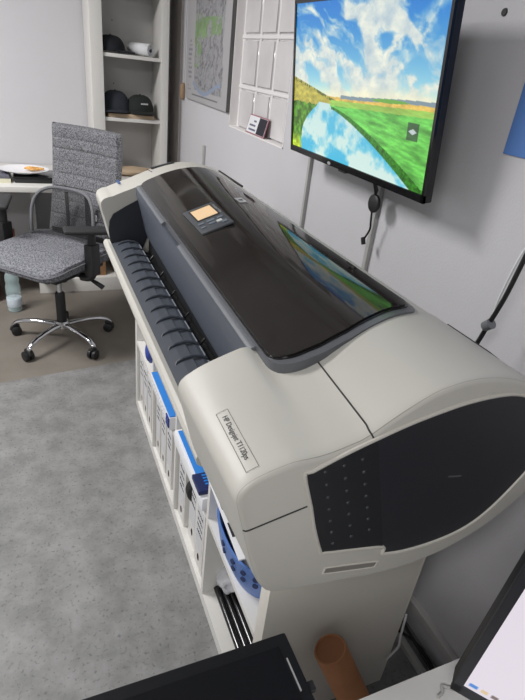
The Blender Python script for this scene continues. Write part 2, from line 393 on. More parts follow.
# blue oval basket with papers
bk = thing('plastic_basket', 'blue oval plastic basket with a holed rim in the nearest upper cube', 'basket', (UX0+.13, .205, .358))
def oval(cx, cy, a, b, z, n=40): return [Vector((cx+a*math.copysign(abs(math.cos(q))**.75, math.cos(q)), cy+b*math.copysign(abs(math.sin(q))**.75, math.sin(q)), z)) for q in [2*PI*k/n for k in range(n)]]
cxy = (-.472, .198)
loft('basket_wall', [oval(*cxy, .112, .128, .3585), oval(*cxy, .128, .142, .40), oval(*cxy, .140, .152, .475), oval(*cxy, .134, .146, .475), oval(*cxy, .122, .136, .40), oval(*cxy, .106, .120, .364)], BLUEB, bk)
HOLE = mat('basket_hole', (.02, .035, .10), .7)
for k in range(22):
    q = 2*PI*k/22
    if math.cos(q) > .3 or math.sin(q) > .25: continue
    for dz, sc_k in ((.452, 1.0), (.425, .965)):
        c0 = Vector((cxy[0]+(.1405*sc_k-.0035)*math.copysign(abs(math.cos(q))**.75, math.cos(q)), cxy[1]+(.1525*sc_k-.0035)*math.copysign(abs(math.sin(q))**.75, math.sin(q)), dz))
        nrm = Vector((math.cos(q), math.sin(q), 0)).normalized(); tube('rim_hole', [c0-nrm*.003, c0+nrm*.0035], .0075, HOLE, bk, n=8)
t = thing('paper_pile', 'white envelopes and sheets piled in the blue basket', 'papers', (*cxy, .365))
for k in range(7):
    a = rn.uniform(-.08, .08); T = Matrix.Translation((cxy[0]+rn.uniform(-.004, .004), cxy[1]+.006*k/7, .366+k*.018)) @ Matrix.Rotation(a, 4, 'Z')
    box('sheet', (-.085, -.095, 0), (.085, .095, .015), PAPERW, t, T=T, bevel=.002)
T = frame((-.492, .225, .512), (1, 0, .0), (0, 1, .12))
box('top_sheet', (-.115, -.12, -.006), (.10, .13, .0), PAPERW, t, T=T, bevel=.002)
boxes('envelope_window', [((-.110, .02, .0), (-.095, .07, .001)), ((-.110, -.06, .0), (-.098, -.02, .001))], INK, t, T=T)

# ================================================================== PRINTER
PR = [(-.697, .813), (-.714, .830), (-.725, .855), (-.737, .895), (-.749, .943), (-.758, .980), (-.7605, .997), (-.756, 1.011), (-.741, 1.023), (-.717, 1.032), (-.681, 1.0405), (-.635, 1.050), (-.583, 1.070),
      (-.52, 1.097), (-.46, 1.115), (-.40, 1.123), (-.34, 1.117), (-.285, 1.100), (-.23, 1.070), (-.185, 1.015), (-.172, .955), (-.185, .905),
      (-.228, .862), (-.29, .822), (-.365, .794), (-.43, .784), (-.50, .783), (-.59, .795), (-.660, .805)]
def cat2(P, n=4): return [(v.x, v.z) for v in catmull([(x, 0, z) for x, z in P], n, True)]
PRS = cat2(PR)
cxz = (-.46, .95)
def inset(P, d):
    out = []; n = len(P)
    for i in range(n):
        a = P[i-1]; b = P[(i+1) % n]; tx, tz = b[0]-a[0], b[1]-a[1]; L = math.hypot(tx, tz) or 1
        out.append((P[i][0]+tz/L*d, P[i][1]-tx/L*d))
    return out
def yend(z): return -.2+.03*(z-.79)/.34
pr = thing('large_format_printer', 'large cream and dark grey wide-format inkjet printer on the white cube shelf', 'printer', (-.46, .63, .765))
# sign of inset: profile runs clockwise seen from -y -> test
def area2(P): return sum(P[i-1][0]*P[i][1]-P[i][0]*P[i-1][1] for i in range(len(P)))
sg = 1 if abs(area2(inset(PRS, .01))) < abs(area2(PRS)) else -1
def ring(off, d, ye=True, y=0):
    return [Vector((x, (yend(z)+off) if ye else y+off, z)) for x, z in inset(PRS, d*sg)]
def nr_(R_):
    out = []
    for v in R_:
        t = max(0, min(1, (v.y+.17)/.26)); fx = max(0, min(1, (-.60-v.x)/.12))
        dz = .018*t*t*max(0, min((-.632-v.x)/.018, (v.x+.742)/.09))*(v.z > .95)
        out.append(Vector((v.x-fx*.006*t, v.y, v.z+dz-.017*(1-t)*(v.z > .95)*max(0, 1-abs((v.x+.575)/.11)))))
    return out
loft('ink_cover', [nr_(q) for q in [ring(.09, .02, False), ring(.09, .0015, False), ring(.0885, 0, False)]+[ring(yy, 0, False) for yy in (.06, .03, 0, -.03, -.06, -.09, -.12)]+[ring(.020, 0), ring(.009, .0008), ring(.004, .0025), ring(.001, .005), ring(0, .009)]], CREAM, pr)
def fr(R_): return [Vector((v.x+.022*max(0, min(1, (-.60-v.x)/.14)), v.y, v.z-.011*(v.z > .96)*max(0, 1-abs((v.x+.715)/.075)))) for v in R_]
loft('far_end_cover', [fr(q) for q in [ring(1.288, .02, False), ring(1.288, 0, False), ring(1.43, 0, False), ring(1.452, .004, False), ring(1.466, .013, False), ring(1.472, .026, False)]], CREAM, pr)
def ztop(x):
    P = sorted([(a, b) for a, b in PRS if b > 1.0 and a > -.74]); xs = [p[0] for p in P]; return float(np.interp(x, xs, [p[1] for p in P]))
# middle body
top = [(x, ztop(x)-.004) for x in np.linspace(-.605, -.335, 12)] + [(x, z) for x, z in PRS if x > -.334 and z > .9][0:0]
back = [(-.334, ztop(-.334)), (-.31, ztop(-.31)), (-.285, 1.100), (-.23, 1.070), (-.185, 1.015), (-.172, .955), (-.185, .905), (-.228, .865), (-.29, .827), (-.365, .799)]
sec = top+back+[(-.50, .785), (-.60, .788), (-.66, .815), (-.70, .832), (-.70, .838), (-.62, .795), (-.545, .795), (-.545, .885), (-.580, 1.01)]
prism_y('body', sec, .08, 1.33, CREAM, pr)
sp = (-.725, .80)
prism_y('front_strip', [(-.705, .826), (-.720, .822), (-.728, .828), (-.731, .842), (-.727, .851), (-.719, .855), (-.705, .852)], .08, 1.33, CREAM, pr)
# slate inner wall with rounded lower edge, black trough, ribbed platen
prism_y('inner_wall', [(-.616, 1.050), (-.602, 1.050), (-.568, .90), (-.563, .880), (-.570, .874), (-.578, .878), (-.585, .90), (-.604, .985), (-.616, 1.030)], .085, 1.326, SLATE2, pr, smooth=True)
prism_y('trough', [(-.565, .87), (-.56, .80), (-.615, .797), (-.630, .84), (-.618, .842), (-.600, .812), (-.572, .815), (-.570, .87)], .085, 1.326, BLACKT, pr)
plat = [(-.720, .850), (-.706, .853), (-.675, .862), (-.650, .866), (-.648, .862), (-.625, .862), (-.612, .858), (-.606, .848), (-.612, .838), (-.70, .835)]
prism_y('ribbed_platen', plat, .085, 1.326, SLATE, pr)
EDGE = mat('pale_edge_grey', (.20, .22, .26), .5)  # pale grey for the strip along the platen step
ry = [1.255, 1.185, 1.115, 1.045, .972, .90, .828, .756, .684, .612, .541, .470, .399, .328, .257]
for y in ry:
    P = [Vector((-.694, y-.014, .8545)), Vector((-.688, y-.006, .860)), Vector((-.672, y, .866)), Vector((-.650, y+.002, .8695)), Vector((-.630, y+.002, .8660)), Vector((-.614, y, .8600))]
    tube('platen_rib', P, [.0012, .0030, .0042, .0042, .0036, .0026], SLATE, pr, n=8)
    box('rib_edge', (-.6165, y-.060, .8600), (-.6135, y-.012, .8612), EDGE, pr)
for y in np.arange(.20, 1.25, .16): tube('trough_wheel', [(-.612, y, .825), (-.596, y+.006, .822), (-.578, y+.012, .84)], .0035, BLACK, pr, n=8)
# far inner side panel in the paper slot
raw('slot_side_panel', [(x, y, z) for y in (1.282, 1.288) for x, z in ((-.712, .862), (-.716, .90), (-.712, .935), (-.698, .960), (-.652, .988), (-.605, 1.014), (-.572, .89), (-.600, .82), (-.700, .84))],
    [tuple(range(9)), tuple(range(17, 8, -1))]+[(i, (i+1) % 9, 9+(i+1) % 9, 9+i) for i in range(9)], mat('slot_dark', (.020, .024, .032), .5), pr)

# lid: sheet following the curved top, rounded corners
def sheet(name, x0, x1, y0, y1, r, off, th, m, nseg=48, edge=.0):
    xs = [x0+(x1-x0)*k/nseg for k in range(nseg+1)]
    xs = sorted(set([round(v, 5) for v in xs]+[round(x0+r*(1-math.cos(a)), 5) for a in np.linspace(0, PI/2, 8)]+[round(x1-r*(1-math.cos(a)), 5) for a in np.linspace(0, PI/2, 8)]))
    def ex(x):
        d = max(x0+r-x, x-(x1-r), 0); return r-math.sqrt(max(r*r-d*d, 0))
    A = []; B = []; D = []; E_ = []
    for x in xs:
        z = ztop(x)+off; e = ex(x)
        A.append(Vector((x, y0+e-.050*max(0, min(1, (-.36-x)/.18)), z))); B.append(Vector((x, y1-e, z)))
    rows = 40
    bm = bmesh.new(); G = []
    for a, b in zip(A, B): G.append([bm.verts.new(a.lerp(b, k/rows)) for k in range(rows+1)])
    G2 = [[bm.verts.new(v.co-Vector((0, 0, th))) for v in g] for g in G]
    n = len(G)
    for i in range(n-1):
        for k in range(rows):
            bm.faces.new((G[i][k], G[i+1][k], G[i+1][k+1], G[i][k+1])); bm.faces.new((G2[i][k], G2[i][k+1], G2[i+1][k+1], G2[i+1][k]))
        bm.faces.new((G[i][0], G2[i][0], G2[i+1][0], G[i+1][0])); bm.faces.new((G[i][rows], G[i+1][rows], G2[i+1][rows], G2[i][rows]))
    for k in range(rows):
        bm.faces.new((G[0][k], G[0][k+1], G2[0][k+1], G2[0][k])); bm.faces.new((G[-1][k], G2[-1][k], G2[-1][k+1], G[-1][k+1]))
    bmesh.ops.remove_doubles(bm, verts=bm.verts, dist=1e-5)
    return link(name, bm_me(bm, name), m, pr, False, True)
sheet('lid_bezel', -.606, -.325, .048, 1.300, .045, .0035, .02, BEZEL)
sheet('lid_edge', -.604, -.333, .064, 1.292, .038, .0055, .004, BLACKG)
sheet('lid_window', -.602, -.337, .069, 1.288, .034, .0085, .005, LID)
# front lip in two pieces with the finger notch between them
LIPM = mat('lip_grey', (.135, .145, .16), .35)
def lip(name, y0, y1):
    prism_y(name, [(-.616, 1.049), (-.602, 1.046), (-.602, 1.0610), (-.608, 1.0610), (-.614, 1.0590), (-.618, 1.0545)], y0, y1, LIPM, pr, smooth=True)
lip('lid_lip', .088, .635); lip('lid_lip', .835, 1.285)
box('finger_notch', (-.614, .635, 1.040), (-.602, .835, 1.051), SLATE, pr, bevel=.003)
boxes('lip_label', [((-.600, .0655, ztop(-.600)+.0036), (-.592, .078, ztop(-.595)+.0055)), ((-.583, .0645, ztop(-.583)+.0036), (-.574, .078, ztop(-.576)+.0055))], SILVER, pr)  # two small pale labels on the bezel
def taper(o):
    for v in o.data.vertices:
        v.co.x -= .028*max(0, min(1, (-.50-v.co.x)/.09))*max(0, min(1, 1-(v.co.y-.08)/1.2))
for nm_ in ('lid_bezel', 'lid_edge', 'lid_window', 'lid_lip', 'lid_lip.001', 'finger_notch', 'inner_wall'): taper(bpy.data.objects[nm_])
# control panel on the lid
sl_ = math.atan2(ztop(-.49)-ztop(-.571), .081); nlen = .081/math.cos(sl_)
T = frame((-.531, .718, (ztop(-.49)+ztop(-.571))/2+.0150), (0, -1, 0), (math.cos(sl_), 0, math.sin(sl_)))
CPN = mat('control_panel_grey', (.060, .066, .075), .4)
box('control_panel', (-.098, -.045, -.004), (.098, .045, .002), CPN, pr, T=T, bevel=.003)
box('display_frame', (-.080, -.031, .0018), (.012, .035, .003), BLACK, pr, T=T)
sc = box('display', (-.074, -.027, .003), (.006, .031, .0036), mat('amber_display', (.66, .46, .27), .4, emit=.30), pr, T=T)
boxes('panel_button', [((.030, -.035, .002), (.042, -.020, .004)), ((.030, -.012, .002), (.042, .010, .004)), ((.050, -.012, .002), (.062, .006, .004)), ((.030, .018, .002), (.042, .033, .004)), ((.060, -.036, .002), (.070, -.024, .004)), ((.065, .020, .002), (.080, .034, .004))], mat('grey_button', (.13, .15, .18), .4), pr, T=T)
box('lit_button', (.052, .010, .002), (.066, .024, .0045), mat('pale_button', (.50, .52, .50), .4), pr, T=T)
text('panel_caption', 'HP Designjet T1120ps', .0085, T @ Matrix.Translation((-.034, .040, .0022)), SILVER, pr)
# maker badge on the lid
sl2 = math.atan2(ztop(-.39)-ztop(-.43), .04)
T = frame((-.405, .80, ztop(-.405)+.009), (0, -1, 0), (math.cos(sl2), 0, math.sin(sl2)))
box('badge', (-.030, -.011, 0), (.020, .011, .0016), SILVER, pr, T=T, bevel=.0005)
text('badge_letters', 'hp', .020, T @ Matrix.Translation((-.005, .002, .0017)), INK, pr)
# nameplate on the ink cover
def drape(o, off=.0006):
    for v in o.data.vertices:
        ok, p, n, i = COVER.ray_cast(Vector((v.co.x, v.co.y, 1.4)), Vector((0, 0, -1)))
        if ok: v.co.z = p.z+off+(.0003 if v.co.z > 1.2 else 0)
bpy.context.view_layer.update()
COVER = bpy.data.objects['ink_cover']
T = frame((-.7335, -.098, 1.2), (0, -1, 0), (1, 0, 0))
bm = bmesh.new()
def strip(P, w_):
    for (x0, y0), (x1, y1) in zip(P, P[1:]):
        d = Vector((x1-x0, y1-y0)).normalized(); n = Vector((-d.y, d.x))*w_/2; K = 12
        rows = [[bm.verts.new(T @ Vector((x0+(x1-x0)*k/K+s*n.x, y0+(y1-y0)*k/K+s*n.y, 0))) for s in (-1, 1)] for k in range(K+1)]
        for A, B in zip(rows, rows[1:]): bm.faces.new((A[0], A[1], B[1], B[0]))
strip([(-.063, -.0085), (.063, -.0085), (.063, .0085), (-.063, .0085), (-.063, -.0085)], .0008)
bmesh.ops.remove_doubles(bm, verts=bm.verts, dist=1e-6)
drape(link('nameplate_frame', bm_me(bm, 'nf'), mat('frame_print', (.14, .13, .12), .6), pr), .0006)
drape(text('nameplate_text', 'HP Designjet T1120ps', .0105, T @ Matrix.Translation((-.004, 0, 0)), mat('letter_print', (.07, .07, .07), .6), pr), .0006)
# seams
def seam(name, pts, r=.0011, m=GAP): tube(name, pts, r, m, pr, n=6)
def hit(x, y):
    ok, p, n, i = COVER.ray_cast(Vector((x, y, 1.4)), Vector((0, 0, -1))); return p+n*.0004
si = min(range(len(PRS)), key=lambda i: abs(PRS[i][0]+.566)+(9 if PRS[i][1] < 1 else 0))
seam('panel_seam', [hit(-.562-.004*k/10, .050-.205*k/10) for k in range(11)]+[nr_(ring(o_, d_))[si]+Vector((0, -.0003, .0003)) for o_, d_ in ((.009, .0008), (.004, .0025), (.001, .005), (0, .009))]+[Vector((-.561, yend(1.053)-.0004, 1.053))], .0014)
sj = min(range(len(PRS)), key=lambda i: abs(PRS[i][1]-.945)+(9 if PRS[i][0] > -.7 else 0))
seam('panel_seam', [nr_(ring(o_, d_))[sj]+Vector((-.0004, -.0004, 0)) for o_, d_ in ((.004, .0025), (.001, .005), (0, .009))]+[Vector((-.69, yend(.955)-.0004, .956)), Vector((-.656, yend(.963)-.0004, .963))], .0011)
seam('panel_seam', [Vector((-.535+.012*k, 1.34+.009*k, ztop(-.535+.012*k)+.0004)) for k in range(-2, 1)][0:0]+[Vector((-.545, 1.468, 1.080)), Vector((-.545, 1.44, ztop(-.545)+.0004)), Vector((-.54, 1.385, ztop(-.54)+.0004))], .0013)
# cream end plate over the end of the cover
ep = [(v.x, v.z) for v in nr_(ring(0, .0085))]
tube('end_plate_edge', [Vector((x, yend(z)+.0045, z)) for x, z in [(v.x, v.z) for v in nr_(ring(0, .0028))]], .0006, mat('edge_line_grey', (.28, .27, .24), .6), pr, cyc=True, n=5)
# dark end panel
def endp(P, off): return [Vector((x, yend(z)+off, z)) for x, z in P]
DK = [(-.666, 1.017), (-.655, 1.021), (-.61, 1.038), (-.559, 1.054), (-.51, 1.068), (-.459, 1.079), (-.41, 1.087), (-.356, 1.090), (-.31, 1.086), (-.265, 1.068), (-.228, 1.03), (-.215, .985), (-.222, .95),
      (-.237, .925), (-.28, .878), (-.315, .85), (-.35, .834), (-.39, .826), (-.431, .823), (-.47, .824), (-.501, .829), (-.508, .832), (-.510, .846), (-.56, .857), (-.617, .868), (-.624, .873), (-.640, .92), (-.650, .96)]
lt = [p for p in DK if p[0] <= -.5589 or (p[1] < .95 and p[0] <= -.5095)]
left = DK[0:4]+DK[22:]; right = DK[3:23]
def plate(name, P, o0, o1, m):
    n = len(P); A = endp(P, o1); B = endp(P, o0)
    return raw(name, A+B, [tuple(range(n)), tuple(range(2*n-1, n-1, -1))]+[(i, (i+1) % n, n+(i+1) % n, n+i) for i in range(n)], m, pr)
plate('end_panel', right, .003, -.0006, DARKP); plate('vented_end_panel', left, .003, -.0016, mat('vent_panel', (.009, .010, .013), .5, bump=(700, .3)))
VBM = mat('bump_grey', (.05, .055, .065), .35)
for a in range(3):
    for b in range(7):
        fx = .22+a*.27; fz = .07+b*.135; xl = -.628-.036*fz; xr = -.513-.046*fz
        x = xl+(xr-xl)*fx; z = .868+.165*fz+(.015*fx); bm = bmesh.new()
        r = bmesh.ops.create_uvsphere(bm, u_segments=8, v_segments=5, radius=.0026)
        for v in r['verts']: v.co = Vector((x+v.co.x, yend(z)-.0016+v.co.y*.6, z+v.co.z))
        link('vent_bump', bm_me(bm, 'vb'), VBM, pr, False, True)
tube('end_rim', endp(DK, -.0005), .0030, CREAM_LIT, pr, n=8, smooth=3, cyc=True)
hs = [(-.610, .834), (-.612, .827), (-.606, .823), (-.524, .8075), (-.517, .809), (-.515, .815), (-.520, .8185), (-.604, .8345)]
plate('handle_slot', hs, .003, -.0008, mat('slot_grey', (.20, .19, .17), .7))
tube('handle_slot_rim', endp(hs, -.0006), .0014, CREAM_LIT, pr, n=8, smooth=3, cyc=True)
plate('scratch', [(-.41, .955), (-.385, .951), (-.383, .953), (-.41, .958)], 0, -.0009, mat('scratch_grey', (.12, .12, .13), .5))
# far cover details
boxes('sticker', [((-.672, 1.36+.012*k, ztop(-.672)-.004), (-.655-.006*(k % 2), 1.366+.012*k, ztop(-.672)+.009)) for k in range(4)][0:0]+[((-.665, 1.385+.012*k, ztop(-.66)-.001), (-.655, 1.390+.012*k, ztop(-.66)+.0035)) for k in range(4)], mat('sticker_blue', (.12, .2, .45), .5), pr)
T = frame((-.492, 1.43, ztop(-.492)+.0005), (.10, 0, ztop(-.44)-ztop(-.54)), (0, 1, 0))
box('top_slot', (-.045, -.012, -.001), (.045, .012, .001), BLACKT, pr, T=T, bevel=.0008)
box('slot_latch', (-.03, -.004, .001), (.03, .004, .003), BEZEL, pr, T=T)
# rear black cover edge, feet
tube('rear_cover_edge', [(-.206, -.160, 1.038), (-.194, -.09, 1.043), (-.188, .0, 1.047), (-.188, .12, 1.047)], .004, BLACK, pr)
tube('rear_cover_edge', [(-.25, 1.20, 1.086), (-.25, 1.47, 1.086)], .004, BLACK, pr)
for fx, fy in ((-.54, .12), (-.30, .12), (-.54, 1.30), (-.30, 1.30)): box('foot', (fx-.03, fy-.03, .765), (fx+.03, fy+.03, .80), BLACK, pr, bevel=.003)
box('rear_cover', (-.205, -.12, .93), (-.168, .12, 1.015), BLACK, pr, bevel=.004)

# ================================================================== WALL SCREEN
def land(u, v):
    x = u*1.7; out = np.zeros((len(u), 3)); hz = .395+.075*u+.004*np.sin(u*9)
    t = np.clip((v-hz)/(1-hz), 0, 1)[:, None]
    sky = np.array([.70, .90, .90])*(1-t)**1.3+np.array([.10, .47, .80])*(1-(1-t)**1.3)
    wx = fbm(3, x*3, v*3, 4)-.5
    c = fbm(11, x*3.0+v*2.5+wx*1.2, v*5.5+u*1.8+wx, 6); c2 = fbm(31, x*11, v*17, 5)
    lf = np.clip(1.15-np.abs(u-.18)*1.5, 0, 1)*np.clip(1.2-np.abs(v-.78)*2.2, 0, 1)
    cl = np.clip((c+.17*lf+.05*(c2-.5)-.52)*7, 0, 1)
    st = np.clip(1-np.abs(((v-.62)-1.5*(u-.72))*6+wx*3) , 0, 1)*(u > .55)*np.clip((c2-.35)*4, 0, 1)
    st2 = np.clip(1-np.abs(((v-.80)+.9*(u-.62))*9+wx*3), 0, 1)*(u > .45)*np.clip((c2-.38)*4, 0, 1)
    st3 = np.clip(1-np.abs((v-.60-.04*np.sin(u*6))*22+wx*5), 0, 1)*np.clip((c2-.36)*5, 0, 1)*.9
    cl = np.clip(cl+.8*st+.7*st2+st3, 0, 1)[:, None]*.93
    shade = np.clip(.45+1.0*(c2[:, None]-.28), 0, 1)
    sky = sky*(1-cl)+(np.array([.99, .97, .88])*shade+np.array([.55, .66, .76])*(1-shade))*cl
    hb = .65*np.exp(-((v-hz)/.06)**2)[:, None]; sky = sky*(1-hb)+np.array([.98, .95, .78])*hb
    out[:] = sky
    n1 = fbm(51, x*22, v*45, 4); n2 = fbm(71, x*60, v*60, 3); n3 = fbm(91, x*10+v*16, v*48, 4)
    g = v < hz; sand = np.array([.88, .74, .36])[None]*(.78+.4*n1[:, None]); out[g] = sand[g]
    far = (np.abs(v-hz-.004) < .011) & (u > .42); out[far] = (.50, .58, .62)
    hill = (v < .385+.13*np.clip(1-u*2.3, 0, 1)) & (u < .45) & (v > .33); out[hill] = (np.array([.74, .70, .30])*(.72+.5*n1[:, None]))[hill]
    dark = hill & (v > .365+.13*np.clip(1-u*2.3, 0, 1)) & (n2 > .48); out[dark] = (.36, .40, .16)
    top = .375+.065*u; xb = .36; q = np.clip((u-xb)/.62, 0, 1); bank = .355-.06*q-.27*q**1.5
    fld = (v < top) & (v > bank) & (u > xb-.02*np.sin((v-.3)*20))
    gr = np.array([.40, .74, .32])[None]*(.62+.75*n3[:, None]); out[fld] = gr[fld]
    lt_ = fld & (v > top-.035); out[lt_] = out[lt_]*.5+np.array([.80, .80, .36])*.5
    mound = (np.abs(v-(.405+.065*u)) < .012*np.clip(1-((u-.75)/.12)**2, 0, 1)); out[mound] = (.42, .66, .28)
    ew = .018+.055*q; edge = (v <= bank) & (v > bank-ew) & (u > xb-.01); out[edge] = (np.array([.20, .46, .12])*(.55+.9*n2[:, None]))[edge]
    left = .085+.16*np.clip((v-.12)/.25, 0, 1)**1.6+.03*(fbm(13, v*9, u*0+3, 3)-.5)
    riv = (v < .372-.10*np.clip(u-.30, 0, 1)*0) & (u > left) & ~fld & ~edge & (v < np.where(u > xb, bank, .372))
    rc = fbm(17, x*4+2, v*5, 5); refl = np.clip((rc-.47)*7, 0, 1)[:, None]*.85
    wt = (np.array([.30, .74, .88])*(1-refl)+np.array([.92, .96, .90])*refl); dk_ = np.clip(v[:, None]*2.4, 0, 1)*.25; wt = wt*(1-dk_)+np.array([.55, .70, .78])*dk_
    out[riv] = wt[riv]
    bush = (u <= left) & (v < .345+.04*(n1-.5)); bb = np.array([.32, .52, .14])*(.30+1.4*fbm(23, x*26, v*30, 4)[:, None]); yl = np.clip((.12-v)*10, 0, 1)[:, None]*np.array([.40, .28, .05]); out[bush] = (bb+yl)[bush]
    ic = (np.abs(u-.90) < .030) & (np.abs(v-.318) < .050); out[ic] = out[ic]*.35+np.array([.22, .26, .26])*.5
    ar = ic & (np.abs(v-.318) < .016-.9*np.abs(u-.90)*.8) ; out[ar] = (.75, .8, .8)
    return out
tv = thing('wall_screen', 'flat wall-mounted screen showing a river landscape under a cloudy sky', 'screen', (-.06, .72, 1.45))
TB = frame((-.122, 1.094, 1.238), (0, -1, 0), (-.112, 0, 1))
box('housing', (0, 0, -.022), (.732, .427, -.002), BLACK, tv, T=TB, bevel=.004)
boxes('bezel', [((0, 0, -.003), (.732, .018, .004)), ((0, .417, -.003), (.732, .427, .004)), ((0, 0, -.003), (.009, .427, .004)), ((.723, 0, -.003), (.732, .427, .004))], BLACKG, tv, T=TB)
picture('display', TB @ Matrix.Translation((.009, .018, .0)), .714, .399, 400, 240, land, attr_mat('screen_picture', 1.0, .25), tv)
box('chin', (.33, -.006, -.01), (.37, .002, .003), BLACK, tv, T=TB, bevel=.002)
lathe('badge', [(.001, 0), (.007, 0), (.006, .0015), (.001, .0015)], SILVER, tv, T=TB @ Matrix.Translation((.275, .006, .004)) @ Matrix.Diagonal((1.3, .7, 1, 1)))
box('wall_mount', (.25, .12, -.10), (.50, .34, -.022), BLACK, tv, T=TB)
# streaming puck hanging on its cable
t = thing('streaming_puck', 'round black streaming puck hanging by a cable under the wall screen', 'streaming device', (-.045, .655, 1.165))
T = frame((-.050, .657, 1.165), (0, -1, .1), (0, .1, 1))
lathe('puck', [(.001, -.007), (.020, -.007), (.0255, -.004), (.0265, 0), (.0255, .004), (.020, .007), (.001, .007)], BLACK, t, T=T)
tube('screen_plug', [(-.055, .652, 1.192), (-.06, .646, 1.205), (-.085, .633, 1.238)], [.004, .0065, .0045], BLACK, t)
tube('cable', [(-.05, .660, 1.142), (-.045, .662, 1.11), (-.04, .666, 1.085), (-.046, .674, 1.058)], .0030, BLACK, t, smooth=5)
box('cable_plug', (-.007, -.010, -.004), (.007, .012, .004), BLACK, t, T=frame((-.046, .678, 1.046), (0, -1, .5), (0, .5, 1)), bevel=.002)

# wall map
def mapcol(u, v):
    out = np.ones((len(u), 3))*np.array([.67, .665, .67]); x = u*.8
    n = fbm(5, x*9, v*12, 5); n2 = fbm(9, x*22, v*30, 4); n3 = fbm(12, x*5, v*6, 3); n4 = fbm(41, x*16, v*20, 4)
    body = (u > .17+.1*n3) & (u < .86+.1*(n-.5)) & (v > .045+.02*n)
    c = .60-.16*np.clip(1-np.abs(n4-.5)*14, 0, 1)-.10*np.clip(1-np.abs((n2*4) % 1-.5)*5, 0, 1)
    out[body] = (c[:, None]*np.array([1., 1., 1.02]))[body]
    green = body & (u < .80) & (((v > .25+.10*u+.06*(n3-.5)) & (v < .40)) | ((u < .36+.1*(n-.5)) & (v > .17) & (v < .42))) & (n4 > .40) & ~((u > .42) & (v < .31))
    out[green] = (np.array([.50, .60, .44])[None]*(.85+.3*n2[:, None]))[green]
    riv = (np.abs(v-(.075+.03*np.sin(u*8+1))) < .010) & (u > .2) & (u < .85); out[riv] = (.55, .60, .68)
    leg = (u < .16) & (u > .06) & (v > .05) & (v < .30) & (((v*90).astype(int) % 2) == 0) & (n2 > .45); out[leg] = (.52, .52, .55)
    bot = (np.abs(v-.028) < .003) & (u > .18) & (u < .8); out[bot] = (.35, .35, .36)
    return out
t = thing('wall_map', 'large grey city map with green areas hanging left of the glass block window', 'map', (-.01, 2.5, 1.26))
T = frame((-.016, 2.905, 1.252), (0, -1, 0.0), (0, 0, 1))
box('backing', (0, 0, -.014), (.80, 1.05, -.001), mat('map_board', (.30, .30, .30), .6), t, T=T)
picture('map_sheet', T, .80, 1.05, 130, 170, mapcol, attr_mat('map_print', 0, .5), t)
T2 = T @ Matrix.Translation((.80, 0, 0)); box('edge_profile', (-.005, 0, -.014), (.002, 1.05, .003), mat('thin_frame', (.10, .10, .10), .4), t, T=T2)
# wooden pendant by the map
t = thing('wooden_pendant', 'small brown wooden pendant hanging on a string left of the map', 'ornament', (-.012, 2.985, 1.27))
tube('wooden_body', [(-.012, 2.985, 1.232), (-.013, 2.985, 1.25), (-.013, 2.985, 1.285), (-.012, 2.985, 1.315), (-.011, 2.985, 1.33)], [.008, .017, .019, .015, .006], mat('pendant_wood', (.30, .20, .12), .7), t, smooth=0)
tube('string', [(-.008, 2.985, 1.33), (-.005, 2.982, 1.7), (-.003, 2.98, 2.0)], .002, PAPERG, t)
# small notice on the window sill
t = thing('window_notice', 'small printed notice card with dark red edge leaning in the glass block window', 'notice', (.02, 1.75, 1.197))
T = frame((.002, 1.868, 1.197), (0, -1, 0), (.25, -.20, 1))
box('card', (0, 0, -.002), (.225, .082, 0), mat('notice_border', (.32, .13, .16), .6), t, T=T)
box('card_face', (.006, .005, 0), (.218, .077, .0008), PAPERW, t, T=T)
box('dark_panel', (.128, .006, .0008), (.217, .076, .0014), INK, t, T=T)
rn = random.Random(3)
boxes('printed_line', [((.03+.04*(k == 0), .052-k*.019, .0008), (.10+.012*(k == 2), .060-k*.019, .0014)) for k in range(3)], mat('grey_print', (.13, .13, .20), .7), t, T=T)
# blue poster and wall screw
po = box('blue_poster', (-.004, -.25, 1.368), (-.001, .290, 1.95), BLUEP); tag(po, 'plain blue poster on the right wall at the picture edge', 'poster')
sc_ = lathe('wall_plug', [(.001, 0), (.008, 0), (.007, .003), (.001, .003)], BLACK, T=frame((0, .405, 1.633), (0, -1, 0), (0, 0, 1)))
tag(sc_, 'small black wall plug beside the screen', 'wall plug')
# cable from above with clip
t = thing('hanging_cable', 'black and white twisted cable with a clip running down to the printer back', 'cable', (-.085, .10, 1.0))
tube('black_cable', [(-.085, .04, 1.45), (-.085, .061, 1.323), (-.085, .079, 1.206), (-.085, .092, 1.117), (-.085, .109, 1.045), (-.085, .122, .99), (-.095, .14, .90)], .0052, BLACK, t, smooth=5)
tube('white_cable', [(-.080, .034, 1.45), (-.083, .058, 1.31), (-.092, .084, 1.21), (-.085, .104, 1.12), (-.078, .112, 1.07), (-.082, .110, 1.045)], .0024, PAPERW, t, smooth=6)
lathe('cable_clip', [(.004, -.012), (.011, -.010), (.012, .010), (.004, .012)], mat('clip_grey', (.15, .16, .17), .3), t, T=frame((-.085, .109, 1.045), (1, 0, 0), (0, .7, .7)))

